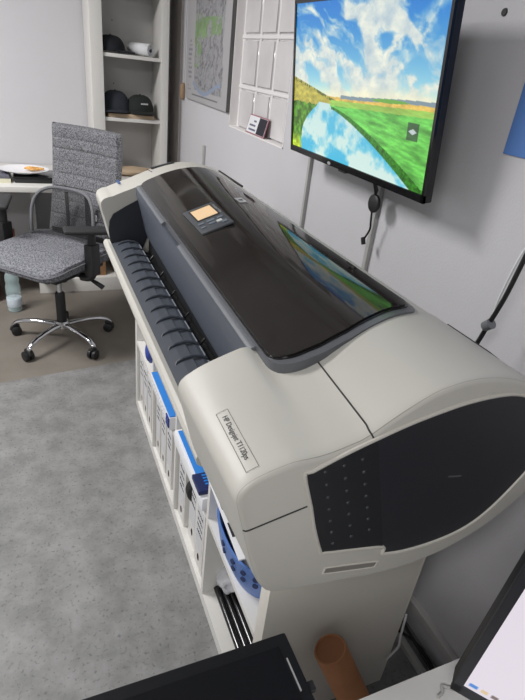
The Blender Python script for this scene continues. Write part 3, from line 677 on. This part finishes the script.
# ================================================================== BACK CORNER: low cabinet/desk, tall shelf
ds = thing('corner_desk', 'long white desk top over open low shelf cells along the back wall', 'desk', (-1.0, 3.0, 0))
box('desk_top', (-3.2, 2.66, .705), (-.12, 3.33, .735), WHITE, ds, bevel=.002)
box('base_board', (-.965, 2.86, .0), (-.12, 3.30, .095), WHITE, ds, bevel=.002)
for x in (-.800, -.462): box('divider', (x-.012, 2.87, .095), (x+.012, 3.30, .705), WHITE, ds)
box('side_panel', (-.145, 2.86, .095), (-.12, 3.30, .705), WHITE, ds)
box('side_panel', (-.965, 2.86, .095), (-.945, 3.30, .705), WHITE, ds)
box('back_panel', (-.945, 3.30, .0), (-.12, 3.315, .705), WHITE, ds)
box('leg', (-3.1, 2.72, 0), (-3.06, 3.26, .705), WHITE, ds)
ts = thing('tall_shelf', 'tall narrow white open shelf standing on the desk in the corner', 'shelf', (-.33, 3.15, .735))
box('side_panel', (-.565, 2.985, .735), (-.495, 3.325, 2.35), WHITE, ts, bevel=.002)
box('side_panel', (-.150, 2.985, .735), (-.105, 3.325, 2.35), WHITE, ts, bevel=.002)
box('back_panel', (-.495, 3.27, .735), (-.150, 3.29, 2.35), mat('shelf_back', (.56, .55, .54), .6), ts)
for z in (1.095, 1.447, 1.80, 2.15): box('shelf_board', (-.495, 3.0, z-.02), (-.150, 3.27, z), WHITE, ts, bevel=.001)
boxes('screw_hole', [((-.401, 3.268, z), (-.395, 3.2705, z+.006)) for z in (.96, 1.27, 1.62)], BLACK, ts)
# things on the tall shelf
def cap(loc, rz, m, label, brim=True, grp=None, logo=False, s=1.0, h=.11):
    c = thing('baseball_cap', label, 'cap', loc, rz, grp)
    bm = bmesh.new(); n = 24; rings = []
    for q in np.linspace(0, 1, 9):
        a = q*PI/2; rr = math.cos(a)**.7 if q < 1 else 0
        rings.append([bm.verts.new(Vector((.085*s*rr*math.cos(2*PI*k/n), .098*s*rr*math.sin(2*PI*k/n), h*s*math.sin(a)**.9))) for k in range(n)] if rr > 1e-3 else [bm.verts.new((0, 0, h*s))])
    for A, B in zip(rings, rings[1:]):
        for k in range(n):
            f = list(dict.fromkeys([A[k % len(A)], A[(k+1) % len(A)], B[(k+1) % len(B)], B[k % len(B)]])); bm.faces.new(f)
    bm.faces.new(rings[0][::-1]); link('crown', bm_me(bm, 'crown'), m, c, True, True)
    bm = bmesh.new(); U = []; D = []
    for k in range(13):
        a = -1.15+2.3*k/12; i_ = Vector((.082*s*math.cos(a), .094*s*math.sin(a), .012)); o_ = i_+Vector((.065*s*math.cos(a*.7)*math.cos(a)**.4 if math.cos(a) > 0 else 0, 0, -.006-.006*abs(a)))
        U.append((bm.verts.new(i_), bm.verts.new(o_))); D.append((bm.verts.new(i_-Vector((0, 0, .004))), bm.verts.new(o_-Vector((0, 0, .004)))))
    for k in range(12):
        bm.faces.new((U[k][0], U[k][1], U[k+1][1], U[k+1][0])); bm.faces.new((D[k][0], D[k+1][0], D[k+1][1], D[k][1])); bm.faces.new((U[k][1], D[k][1], D[k+1][1], U[k+1][1])); bm.faces.new((U[k][0], U[k+1][0], D[k+1][0], D[k][0]))
    if brim: link('brim', bm_me(bm, 'brim'), m, c, True, True)
    lathe('button', [(.006, h*s-.002), (.005, h*s+.003), (.0001, h*s+.004)], m, c, True)
    if logo: box('front_emblem', (.070, -.02, .052), (.078, .024, .060), mat('emblem_white', (.5, .5, .5), .6), c, True)
    return c
cap((-.435, 3.10, 1.4565), R(-20), CAP1, 'black cap on the upper board of the tall shelf', h=.085)
t = thing('rolled_drawing', 'white rolled drawing lying on the upper board of the tall shelf', 'paper roll', (-.21, 3.08, 1.447))
bm = bmesh.new(); sp_ = []
for k in range(60):
    a = k*.34; r = .036-.00042*k; sp_.append((r*math.cos(a), r*math.sin(a)))
T = frame((-.190, 3.02, 1.483), (.42, -.9, 0), (0, 0, 1)); Tm = Matrix(((T[0][2], T[0][0], T[0][1], 0), (T[1][2], T[1][0], T[1][1], 0), (T[2][2], T[2][0], T[2][1], 0), (0, 0, 0, 1)))
ax = Vector((.55, -.83, 0)).normalized(); e1 = Vector((0, 0, 1)); e2 = ax.cross(e1); o0 = Vector((-.205, 3.025, 1.4835))
A = [bm.verts.new(o0+e1*x+e2*y) for x, y in sp_]; B = [bm.verts.new(o0-ax*.17+e1*x+e2*y) for x, y in sp_]
for k in range(59): bm.faces.new((A[k], A[k+1], B[k+1], B[k]))
ro = link('sheet', bm_me(bm, 'roll'), PAPERW, t, False, True); sm = ro.modifiers.new('th', 'SOLIDIFY'); sm.thickness = .0012
lathe('dark_core', [(.001, 0), (.012, 0), (.012, .15), (.001, .15)], mat('core_dark', (.03, .035, .07), .7), t, T=frame(o0-ax*.155, tuple(e2), tuple(-e1)) if False else Matrix((e1, e2, -ax)).transposed().to_4x4().inverted().transposed() @ Matrix() if False else (lambda Q: (setattr(Q, 'translation', o0-ax*.006), Q)[1])(Matrix((e2, e1, -ax)).transposed().to_4x4()))
bxo = thing('flat_box', 'flat tan wooden tray under the two dark caps', 'box', (-.33, 3.1, 1.095))
box('tray', (-.470, 3.015, 1.095), (-.185, 3.22, 1.118), CARDL, bxo, bevel=.002)
cap((-.415, 3.10, 1.128), R(-100), CAP3, 'slate grey cap, left of the two on the tan tray', grp=None, s=.93, h=.125)
cap((-.262, 3.09, 1.128), R(-80), CAP2, 'black cap with a white emblem, right of the two on the tray', logo=True, s=.90, h=.115)
pk = bumpy('paper_bag', (-.33, 3.08, .760), (.150, .07, .030), CARDL, None, False, 4, .12, -.025, 3); tag(pk, 'flattened tan paper bag on the desk inside the tall shelf', 'bag')
# things on the desk
t = thing('plate', 'white oval plate with golden snacks on the desk beside the chair back', 'plate', (-1.0, 2.86, .775))
T = Matrix.Translation((-.985, 2.86, .772)) @ Matrix.Diagonal((1.15, 1, 1, 1))
lathe('dish', [(.001, 0), (.055, 0), (.075, .006), (.118, .022), (.120, .025), (.116, .024), (.073, .010), (.001, .008)], CERAMIC, t, T=T, n=40)
t2 = thing('snack_pile', 'golden brown snacks on the white plate', 'food', (-.92, 2.85, .79))
for k in range(9): bumpy('snack', (-.92+rn.uniform(-.045, .04), 2.85+rn.uniform(-.04, .04), .794+rn.uniform(0, .010)), (.019, .013, .008), FOOD, t2, seed=k, amp=.2, sub=2)
t = thing('document_tray', 'flat black box under the white plate on the desk', 'box', (-.95, 2.86, .735))
box('box_body', (-1.04, 2.76, .735), (-.80, 2.97, .765), BLACK, t, bevel=.003); box('lid_edge', (-1.045, 2.755, .763), (-.795, 2.975, .770), BLACKG, t, bevel=.002)
t = thing('notebook', 'pale notebooks stacked at the left edge of the desk', 'notebook', (-1.2, 2.85, .735))
box('pages', (-1.33, 2.75, .735), (-1.06, 2.95, .757), mat('pale_yellow_paper', (.62, .60, .45), .7), t); box('cover', (-1.335, 2.76, .757), (-1.065, 2.98, .775), mat('slate_cover', (.12, .12, .15), .6), t, bevel=.002)
# under the desk
t = thing('cardboard_box', 'brown cardboard box in the open cell below the desk', 'box', (-.62, 2.98, .095))
box('carton', (-.74, 2.90, .095), (-.535, 3.12, .235), CARD, t, bevel=.002); box('tape', (-.660, 2.8985, .15), (-.625, 3.121, .2365), CARDL, t)
def shoe(loc, rz, label):
    s = thing('shoe', label, 'shoe', loc, rz, 'tan shoes below the desk')
    def rg(x, w, h, z0): return [Vector((x, w*math.cos(a), z0+max(0, 1)*(h*(.5+.5*math.sin(a))))) for a in [2*PI*k/14 for k in range(14)]]
    loft('upper', [rg(-.13, .02, .05, .02), rg(-.12, .032, .075, .018), rg(-.06, .036, .085, .018), rg(0, .038, .062, .018), rg(.06, .044, .045, .018), rg(.11, .040, .038, .018), rg(.13, .02, .025, .02)], TAN, s, True)
    loft('sole', [[Vector((x*(1.03), y*1.06, z)) for x, y in [(.135*math.cos(a), (.040+.006*math.cos(a))*math.sin(a)) for a in [2*PI*k/24 for k in range(24)]]] for z in (0, .010, .022)], BLACK, s, True)
    bm = bmesh.new()
    for k in range(4): tube_bm(bm, [(.0+.016*k, -.018, .078-.007*k), (.004+.016*k, .018, .078-.007*k)], .0025, 6)
    link('laces', bm_me(bm, 'l'), PAPERG, s, True, True); return s
s1 = shoe((-.905, 2.915, .0955), R(-95), 'tan shoe with black sole under the desk, nearer the bottle')
s2 = dup(s1, (-.835+.0, 2.93, .0955), R(-82), 'tan shoe with black sole under the desk, nearer the cell divider')
t = thing('water_bottle', 'clear plastic water bottle standing on the floor beside the chair', 'bottle', (-1.115, 2.62, 0))
lathe('bottle_body', [(.001, .004), (.035, .0), (.042, .008), (.042, .09), (.038, .10), (.042, .11), (.042, .16), (.036, .18), (.040, .195), (.038, .225), (.020, .275), (.014, .285), (.014, .30), (.001, .30)], BOTTLE, t, T=Matrix.Translation((-1.115, 2.62, 0)), n=24)
lathe('cap', [(.001, .300), (.016, .300), (.016, .318), (.001, .318)], mat('bottle_cap_blue', (.35, .5, .6), .4), t, T=Matrix.Translation((-1.115, 2.62, 0)))
lathe('paper_label', [(.0425, .035), (.0428, .036), (.0428, .085), (.0425, .086)], mat('bottle_label', (.55, .62, .68), .6), t, T=Matrix.Translation((-1.115, 2.62, 0)))
for k, (cl, nm) in enumerate([((.30, .08, .03), 'rust red'), ((.03, .10, .05), 'dark green'), ((.04, .08, .22), 'navy blue'), ((.10, .03, .10), 'purple'), ((.35, .12, .03), 'orange'), ((.05, .05, .05), 'black'), ((.15, .04, .03), 'maroon')]):
    x = -1.42+k*.034
    t = thing('magazine', '%s magazine spine in the row standing under the desk at left' % nm, 'magazine', (x, 2.79, 0), 0, 'magazines under the desk')
    mm = mat('mag_'+nm.replace(' ', '_'), cl, .5)
    box('cover', (x-.014, 2.76, 0), (x+.014, 2.98, .30-.01*(k % 3)), mm, t, bevel=.002)
    box('title_band', (x-.010, 2.7585, .20), (x+.010, 2.761, .25), PAPERG, t)
t = thing('magazine_holder', 'red brown folder with white papers leaning above the magazines', 'folder', (-1.2, 2.85, .31))
box('folder', (-1.35, 2.79, .302), (-1.08, 2.99, .40), mat('folder_red', (.25, .07, .03), .6), t, bevel=.003); box('papers', (-1.33, 2.785, .31), (-1.06, 2.97, .345), PAPERW, t)

# ================================================================== OFFICE CHAIR
ch = thing('office_chair', 'grey fabric swivel office chair with black armrests on a chrome five-star base', 'chair', (-.868, 2.180, 0), R(225))
# chair local: +x is the facing direction; +y its left
def rrect(cx, cy, a, b, r, n=6):
    out = []
    for sx, sy, a0 in ((1, 1, 0), (-1, 1, PI/2), (-1, -1, PI), (1, -1, 3*PI/2)):
        for k in range(n+1): q = a0+k*PI/2/n; out.append((cx+sx*(a-r)+r*math.cos(q), cy+sy*(b-r)+r*math.sin(q)))
    return out
def seatring(a, b, z, r, drop=0):
    return [Vector((x+.045, y, z-drop*max(0, (x-.10))*.9+.018*(abs(y)/.24)**3)) for x, y in rrect(0, 0, a, b, r, 8)]
loft('seat', [seatring(.17, .17, 0.474, .05, .1), seatring(.235, .235, 0.478, .08, .1), seatring(.25, .248, 0.497, .09, .15), seatring(.252, .250, 0.519, .09, .2), seatring(.245, .243, 0.540, .085, .25), seatring(.225, .225, 0.552, .08, .3), seatring(.15, .16, 0.555, .06, .3), seatring(.03, .04, 0.554, .02, .3)], FAB2, ch, True)
tube('seat_piping', [v for v in seatring(.2535, .2515, 0.521, .09, .2)], .0035, PIPE, ch, True, cyc=True, n=6)
box('seat_pan', (-.16, -.17, .435), (.20, .17, .480), BLACK, ch, True, .008)
# backrest: thick panel with quilted rows, leaning back
def backgrid():
    bm = bmesh.new(); NX, NZ = 22, 72; F_ = []; B_ = []
    grooves = [.18, .31, .43, .55, .66, .78, .88]
    for j in range(NZ+1):
        t = j/NZ; z = .545+.555*t; lean = -.225-.11*t-.03*math.sin(t*PI); hw = .197+.028*math.sin(min(1, t*1.15)*PI*.62)
        if t > .965: hw -= .010*((t-.965)/.035)**2
        g = sum(math.exp(-((t-q)/.008)**2) for q in grooves)
        rf = []; rb = []
        for i in range(NX+1):
            s = -1+2*i/NX; e = (1-abs(s)**8)**.5 if abs(s) < 1 else 0; et = 1 if t < .97 else math.sqrt(max(0, 1-((t-.97)/.03)**2))
            eb = 1 if t > .03 else math.sqrt(max(0, 1-((.03-t)/.03)**2)); k_ = e*et*eb
            cur = .030*s*s
            rf.append(bm.verts.new((lean+cur+.034*k_-.0065*g*k_, s*hw, z))); rb.append(bm.verts.new((lean+cur-.034*k_, s*hw, z)))
        for vv in rf+rb: vv.co.y -= .022
        F_.append(rf); B_.append(rb)
    for j in range(NZ):
        for i in range(NX):
            bm.faces.new((F_[j][i], F_[j][i+1], F_[j+1][i+1], F_[j+1][i])); bm.faces.new((B_[j][i], B_[j+1][i], B_[j+1][i+1], B_[j][i+1]))
        bm.faces.new((F_[j][0], F_[j+1][0], B_[j+1][0], B_[j][0])); bm.faces.new((F_[j][NX], B_[j][NX], B_[j+1][NX], F_[j+1][NX]))
    for i in range(NX):
        bm.faces.new((F_[0][i], B_[0][i], B_[0][i+1], F_[0][i+1])); bm.faces.new((F_[NZ][i], F_[NZ][i+1], B_[NZ][i+1], B_[NZ][i]))
    bmesh.ops.remove_doubles(bm, verts=bm.verts, dist=1e-5); return bm_me(bm, 'backrest')
link('backrest', backgrid(), FAB, ch, True, True)
tube('back_bracket', [(-.12, 0, .44), (-.22, 0, .445), (-.285, 0, .50), (-.29, 0, .66)], .02, BLACK, ch, True, smooth=5)
for s, rot in ((1, R(-45)), (-1, R(40))):
    if s > 0: post = [(.00, s*.20, .445), (.00, s*.250, .455), (.00, s*.270, .50), (.00, s*.270, .685)]
    else: post = [(.00, s*.20, .445), (.00, s*.255, .450), (.00, s*.285, .50), (.00, s*.285, .72)]
    ay = post[-1][1]; post = [(px_+.05, py_, pz_) for px_, py_, pz_ in post]
    bm = bmesh.new(); P = catmull(post, 5)
    tube_bm(bm, P, .021, 10); a_ = link('armrest', bm_me(bm, 'arm'), BLACK, ch, True, True)
    T = Matrix.Translation((.05, ay, post[-1][2])) @ Matrix.Rotation(rot, 4, 'Z')
    pd = box('arm_pad', (-.125, -.042, 0), (.125, .042, .024), mat('arm_pad_black', (.022, .022, .024), .6), None, True, .011, 3, T); pd.parent = a_
    sl3 = box('height_sleeve', (.018, ay-.024, .47), (.082, ay+.024, .63), BLACK, None, True, .008); sl3.parent = a_
box('tilt_mechanism', (-.11, -.08, .395), (.12, .08, .437), BLACK, ch, True, .01)
tube('lever', [(.02, .07, .415), (-.02, .16, .41), (-.035, .225, .385), (-.045, .255, .365)], [.006, .007, .012, .014], BLACK, ch, True, smooth=4)
tube('lever', [(.06, -.07, .415), (.07, -.2, .41)], .006, BLACK, ch, True)
lathe('gas_lift', [(.001, .24), (.013, .24), (.013, .40), (.001, .40)], CHROME, ch, True)
lathe('column_sleeve', [(.001, .115), (.026, .115), (.026, .28), (.022, .29), (.001, .29)], BLACK, ch, True)
lathe('hub', [(.001, .075), (.03, .075), (.040, .085), (.040, .112), (.032, .122), (.001, .122)], CHROME, ch, True)
for k in range(5):
    a = R(13+72*k-225); d = Vector((math.cos(a), math.sin(a), 0)); q = Vector((-d.y, d.x, 0))
    rings = []
    for (rr, z, wd, hh) in ((.03, .100, .020, .014), (.08, .104, .018, .013), (.15, .104, .016, .012), (.21, .098, .0145, .011), (.25, .086, .014, .011), (.272, .070, .013, .012), (.280, .062, .010, .008)):
        rings.append([d*rr+q*(wd*math.cos(b))+Vector((0, 0, z+hh*math.sin(b))) for b in [2*PI*i/12 for i in range(12)]])
    loft('base_leg', rings, CHROME, ch, True)
    c0 = d*.275; a2 = a+R(50+k*37); w1 = Vector((math.cos(a2), math.sin(a2), 0)); w2 = Vector((-w1.y, w1.x, 0)); cc = c0+w2*.012
    T0 = Matrix((w2, Vector((0, 0, 1)), w1)).transposed().to_4x4(); T0.translation = cc+Vector((0, 0, .0275))-w1*.0
    cs = lathe('caster', [(.001, -.026), (.019, -.026), (.0265, -.022), (.0275, -.016), (.0265, -.006), (.014, -.005), (.014, .005), (.0265, .006), (.0275, .016), (.0265, .022), (.019, .026), (.001, .026)], BLACK, ch, True, T0, 20)
    hd = tube('caster_hood', [cc+Vector((0, 0, .0275))-w2*.024+Vector((0, 0, .006)), cc+Vector((0, 0, .052))-w2*.016, cc+Vector((0, 0, .060)), cc+Vector((0, 0, .052))+w2*.016], .010, BLACK, None, True, smooth=3); hd.parent = cs
    st = tube('caster_stem', [c0+Vector((0, 0, .05)), c0+Vector((0, 0, .066))], .006, CHROME, None, True); st.parent = cs
# lumbar support, strapped to the chair's backrest
lm = thing('lumbar_support', 'arched black mesh lumbar support with grey piping on the chair seat', 'lumbar support', (-.868, 2.180, 0), R(225))
arc = []
for k in range(17):
    a = PI*k/16; c_, s_ = math.cos(a), math.sin(a)
    y = .200*math.copysign(abs(c_)**.5, c_); z = .570+.245*abs(s_)**.5
    arc.append(Vector((-.115+.050*(1-abs(y)/.2)*0-.10*(z-.570)+.04*(abs(y)/.2)**2*0+.07*(abs(y)/.2)**2, y, z)))
ap = catmull(arc, 3); tube('frame_piping', ap, .0085, PIPE, lm, True, n=8)
MESH = mat('black_mesh', (.015, .015, .017), .7, alpha=.55)
bm = bmesh.new(); half = len(arc)//2; N = 10; G = []
for k in range(half+1):
    a, b = arc[k], arc[-1-k]; row = []
    for i in range(N+1):
        p = a.lerp(b, i/N); p.x -= .0; s = (2*i/N-1); p.x = a.x-(1-s*s)*.05*(1 if k < half-1 else .3); row.append(bm.verts.new(p))
    G.append(row)
for r0, r1 in zip(G, G[1:]):
    for i in range(N):
        try: bm.faces.new((r0[i], r0[i+1], r1[i+1], r1[i]))
        except ValueError: pass
bmesh.ops.remove_doubles(bm, verts=bm.verts, dist=1e-4)
link('mesh_panel', bm_me(bm, 'mesh'), MESH, lm, True, True)
for y, wd in ((.062, .016), (-.072, .010)): box('strap', (-.190, y-wd, .545), (-.182, y+wd, .782), BLACK, lm, True, .002)
box('lower_strap', (-.172, -.17, .555), (-.165, .17, .585), BLACK, lm, True, .002)
box('side_tag', (-.085, .188, .70), (-.080, .200, .73), PAPERW, lm, True)

# ================================================================== FOREGROUND
dk = thing('near_desk', 'white desk corner at the bottom edge of the picture', 'desk', (-.32, -.9, 0))
box('desk_top', (-.640, -1.6, .725), (-.03, -.340, .75), mat('desk_white', (.66, .65, .63), .45), dk, bevel=.002)
for x, y in ((-.60, -.55), (-.07, -.55), (-.60, -1.55), (-.07, -1.55)): box('leg', (x-.02, y-.02, 0), (x+.02, y+.02, .725), mat('leg_grey', (.3, .3, .3), .5), dk)
dk2 = thing('side_table', 'dark side table under the black monitor', 'table', (-1.1, -.55, 0))
box('table_top', (-1.4, -.95, .68), (-.78, -.42, .70), BLACK, dk2); 
for x, y in ((-1.38, -.93), (-.80, -.93), (-1.38, -.44), (-.80, -.44)): box('leg', (x-.015, y-.015, 0), (x+.015, y+.015, .68), BLACK, dk2)
# black monitor leaning far back, seen along its rim
bmn = thing('tilted_monitor', 'black switched-off flat monitor lying back, cropped by the bottom edge', 'monitor', (-1.0, -.55, .70))
T = frame((-1.30, -.332, .948), (1, 0, 0), (0, -1, .0))
T = Matrix(((1, 0, 0, -1.30), (0, -1, 0, -.330), (0, 0, 1, .948), (0, 0, 0, 1)))
box('rim', (0, 0, -.030), (.547, .34, 0), mat('matt_black_rim', (.006, .0065, .008), .55, spec=.2), bmn, T=T, bevel=.004)
box('panel', (.014, .014, -.001), (.533, .326, .0012), mat('dark_panel', (.004, .0045, .006), .5, spec=.15), bmn, T=T)
box('side_button', (.545, .052, -.014), (.555, .062, -.006), BLACK, bmn, T=T, bevel=.002)
box('highlight_line', (.5355, .028, .0), (.5368, .062, .0016), SILVER, bmn, T=T)  # faint highlight along the rim, modelled as a silver strip
box('stand_neck', (.24, .14, -.245), (.30, .19, -.03), BLACK, bmn, T=T); box('stand_foot', (.16, .09, -.248), (.38, .26, -.238), BLACK, bmn, T=T)
# lit monitor at right
lmn = thing('desktop_monitor', 'lit monitor with white screen and small icons at lower right corner', 'monitor', (-.38, -.62, .75))
ed = Vector((.64, -.77, 0)).normalized(); nr = Vector((-.77, -.64, 0)).normalized()
ed = (ed-Vector((0, 0, 1))*.05).normalized()
up = (Vector((0, 0, 1))+Vector((.64, -.77, 0))*.05).normalized()
oc = Vector((-.5335, -.3935, .822))
TM = Matrix((ed, up, ed.cross(up))).transposed().to_4x4(); TM.translation = oc
def scr(u, v):
    out = np.ones((len(u), 3))*np.array([.90, .87, .91]); x = u*.50; y = v*.28
    for cx, c, w_, h_ in ((.010, (.30, .55, .85), .0045, .0032), (.023, (.88, .78, .62), .0045, .0028), (.035, (.50, .44, .42), .0035, .0030), (.049, (.45, .6, .8), .004, .003), (.062, (.8, .4, .3), .004, .003)):
        k = (np.abs(x-cx) < w_) & (np.abs(y-.008) < h_); out[k] = c
    return out
box('housing', (0, 0, -.03), (.53, .325, -.002), BLACK, lmn, T=TM, bevel=.004)
boxes('bezel', [((0, 0, -.004), (.53, .014, .003)), ((0, .308, -.004), (.53, .325, .003)), ((0, 0, -.004), (.011, .325, .003)), ((.514, 0, -.004), (.53, .325, .003))], mat('monitor_bezel', (.014, .015, .020), .4), lmn, T=TM)
picture('display', TM @ Matrix.Translation((.011, .014, .0)), .503, .294, 250, 144, scr, attr_mat('monitor_picture', .95, .4), lmn)
box('stand_neck', (.24, -.04, -.06), (.29, .14, -.03), BLACK, lmn, T=TM); 
box('stand_foot', (-.12, -.08, 0), (.12, .08, .012), BLACK, lmn, T=Matrix.Translation((-.335, -.575, .75)), bevel=.004)
cb = tube('monitor_cable', [(-.515, -.375, .7535), (-.505, -.372, .7535), (-.50, -.365, .7535), (-.49, -.372, .7535), (-.44, -.40, .7535)], .0025, GREYTRUNK, smooth=4); tag(cb, 'thin grey cable on the white desk under the lit monitor corner', 'cable')
# cardboard tube standing on the floor, leaning on the shelf end
t = thing('cardboard_tube', 'brown cardboard tube leaning against the end panel of the cube shelf', 'tube', (-.30, -.15, 0))
a0, a1 = Vector((-.295, -.165, .022)), Vector((-.446, -.078, .365))
dd = (a1-a0).normalized(); e1 = dd.cross(Vector((0, 0, 1))).normalized(); e2 = dd.cross(e1); LN = (a1-a0).length
T = Matrix((e1, e2, dd)).transposed().to_4x4(); T.translation = a0
lathe('tube_wall', [(.0325, .012), (.0375, .012), (.0375, LN-.003), (.036, LN), (.0325, LN), (.0325, .012)], TUBE, t, T=T, n=32)
lathe('end_cap', [(.001, LN-.008), (.0325, LN-.008), (.0325, LN-.003), (.001, LN-.003)], mat('tube_inner', (.30, .13, .06), .8), t, T=T)
# cables on the floor between shelf and wall
for k, (P, r, m, nm) in enumerate([([(-.10, .62, .03), (-.06, .35, .02), (-.085, .15, .01), (-.03, .0, .03), (-.045, -.2, .008), (-.08, -.5, .008)], .004, BLACK, 'black cable running along the floor behind the cube shelf'),
        ([(-.14, .70, .02), (-.12, .45, .012), (-.105, .28, .06), (-.05, .22, .07), (-.035, .05, .03), (-.04, -.25, .012)], .005, BLACK, 'black looped cable by the wall duct behind the shelf end'),
        ([(-.045, .80, .05), (-.04, .5, .045), (-.043, .25, .045), (-.045, .12, .045)], .006, RED, 'red cable behind the shelf end near the floor duct')]):
    c_ = tube('floor_cable', P, r, m, smooth=6); tag(c_, nm, 'cable')
c_ = tube('white_wire', [(-.184, -.030, .30), (-.180, -.033, .22), (-.176, -.035, .17), (-.186, -.033, .14), (-.199, -.032, .12)], .003, PAPERG, smooth=5); tag(c_, 'thin pale wire hanging on the back edge of the shelf end panel', 'wire')

# ------------------------------------------------------------------ parts of parts
def sub(root, par, kids):
    P = [c for c in root.children if c.name.split('.')[0] == par][0]
    for c in list(root.children):
        if c.name.split('.')[0] in kids: c.parent = P; c.matrix_parent_inverse = Matrix()
sub(pr, 'control_panel', ('display_frame', 'display', 'panel_button', 'lit_button', 'panel_caption'))
sub(pr, 'vented_end_panel', ('vent_bump',)); sub(pr, 'end_panel', ('scratch', 'end_rim')); sub(pr, 'ink_cover', ('nameplate_frame', 'nameplate_text', 'handle_slot', 'handle_slot_rim'))
sub(pr, 'lid_window', ('badge', 'badge_letters')); sub(pr, 'ribbed_platen', ('platen_rib', 'rib_edge')); sub(pr, 'far_end_cover', ('top_slot', 'slot_latch', 'sticker', 'slot_side_panel')); sub(pr, 'trough', ('trough_wheel',))
for o in list(bpy.data.objects):
    if o.type == 'EMPTY' and o.name.startswith('ring_binder'): sub(o, 'spine', ('spine_label', 'handwriting', 'finger_hole'))
    if o.type == 'EMPTY' and o.name.startswith('baseball_cap'): sub(o, 'crown', ('button', 'front_emblem'))
sub(ch, 'seat', ('seat_piping', 'seat_pan')); sub(ch, 'tilt_mechanism', ('lever',)); sub(ch, 'gas_lift', ('column_sleeve',))
legs = [c for c in ch.children if c.name.startswith('base_leg')]; casters = [c for c in ch.children if c.name.startswith('caster')]
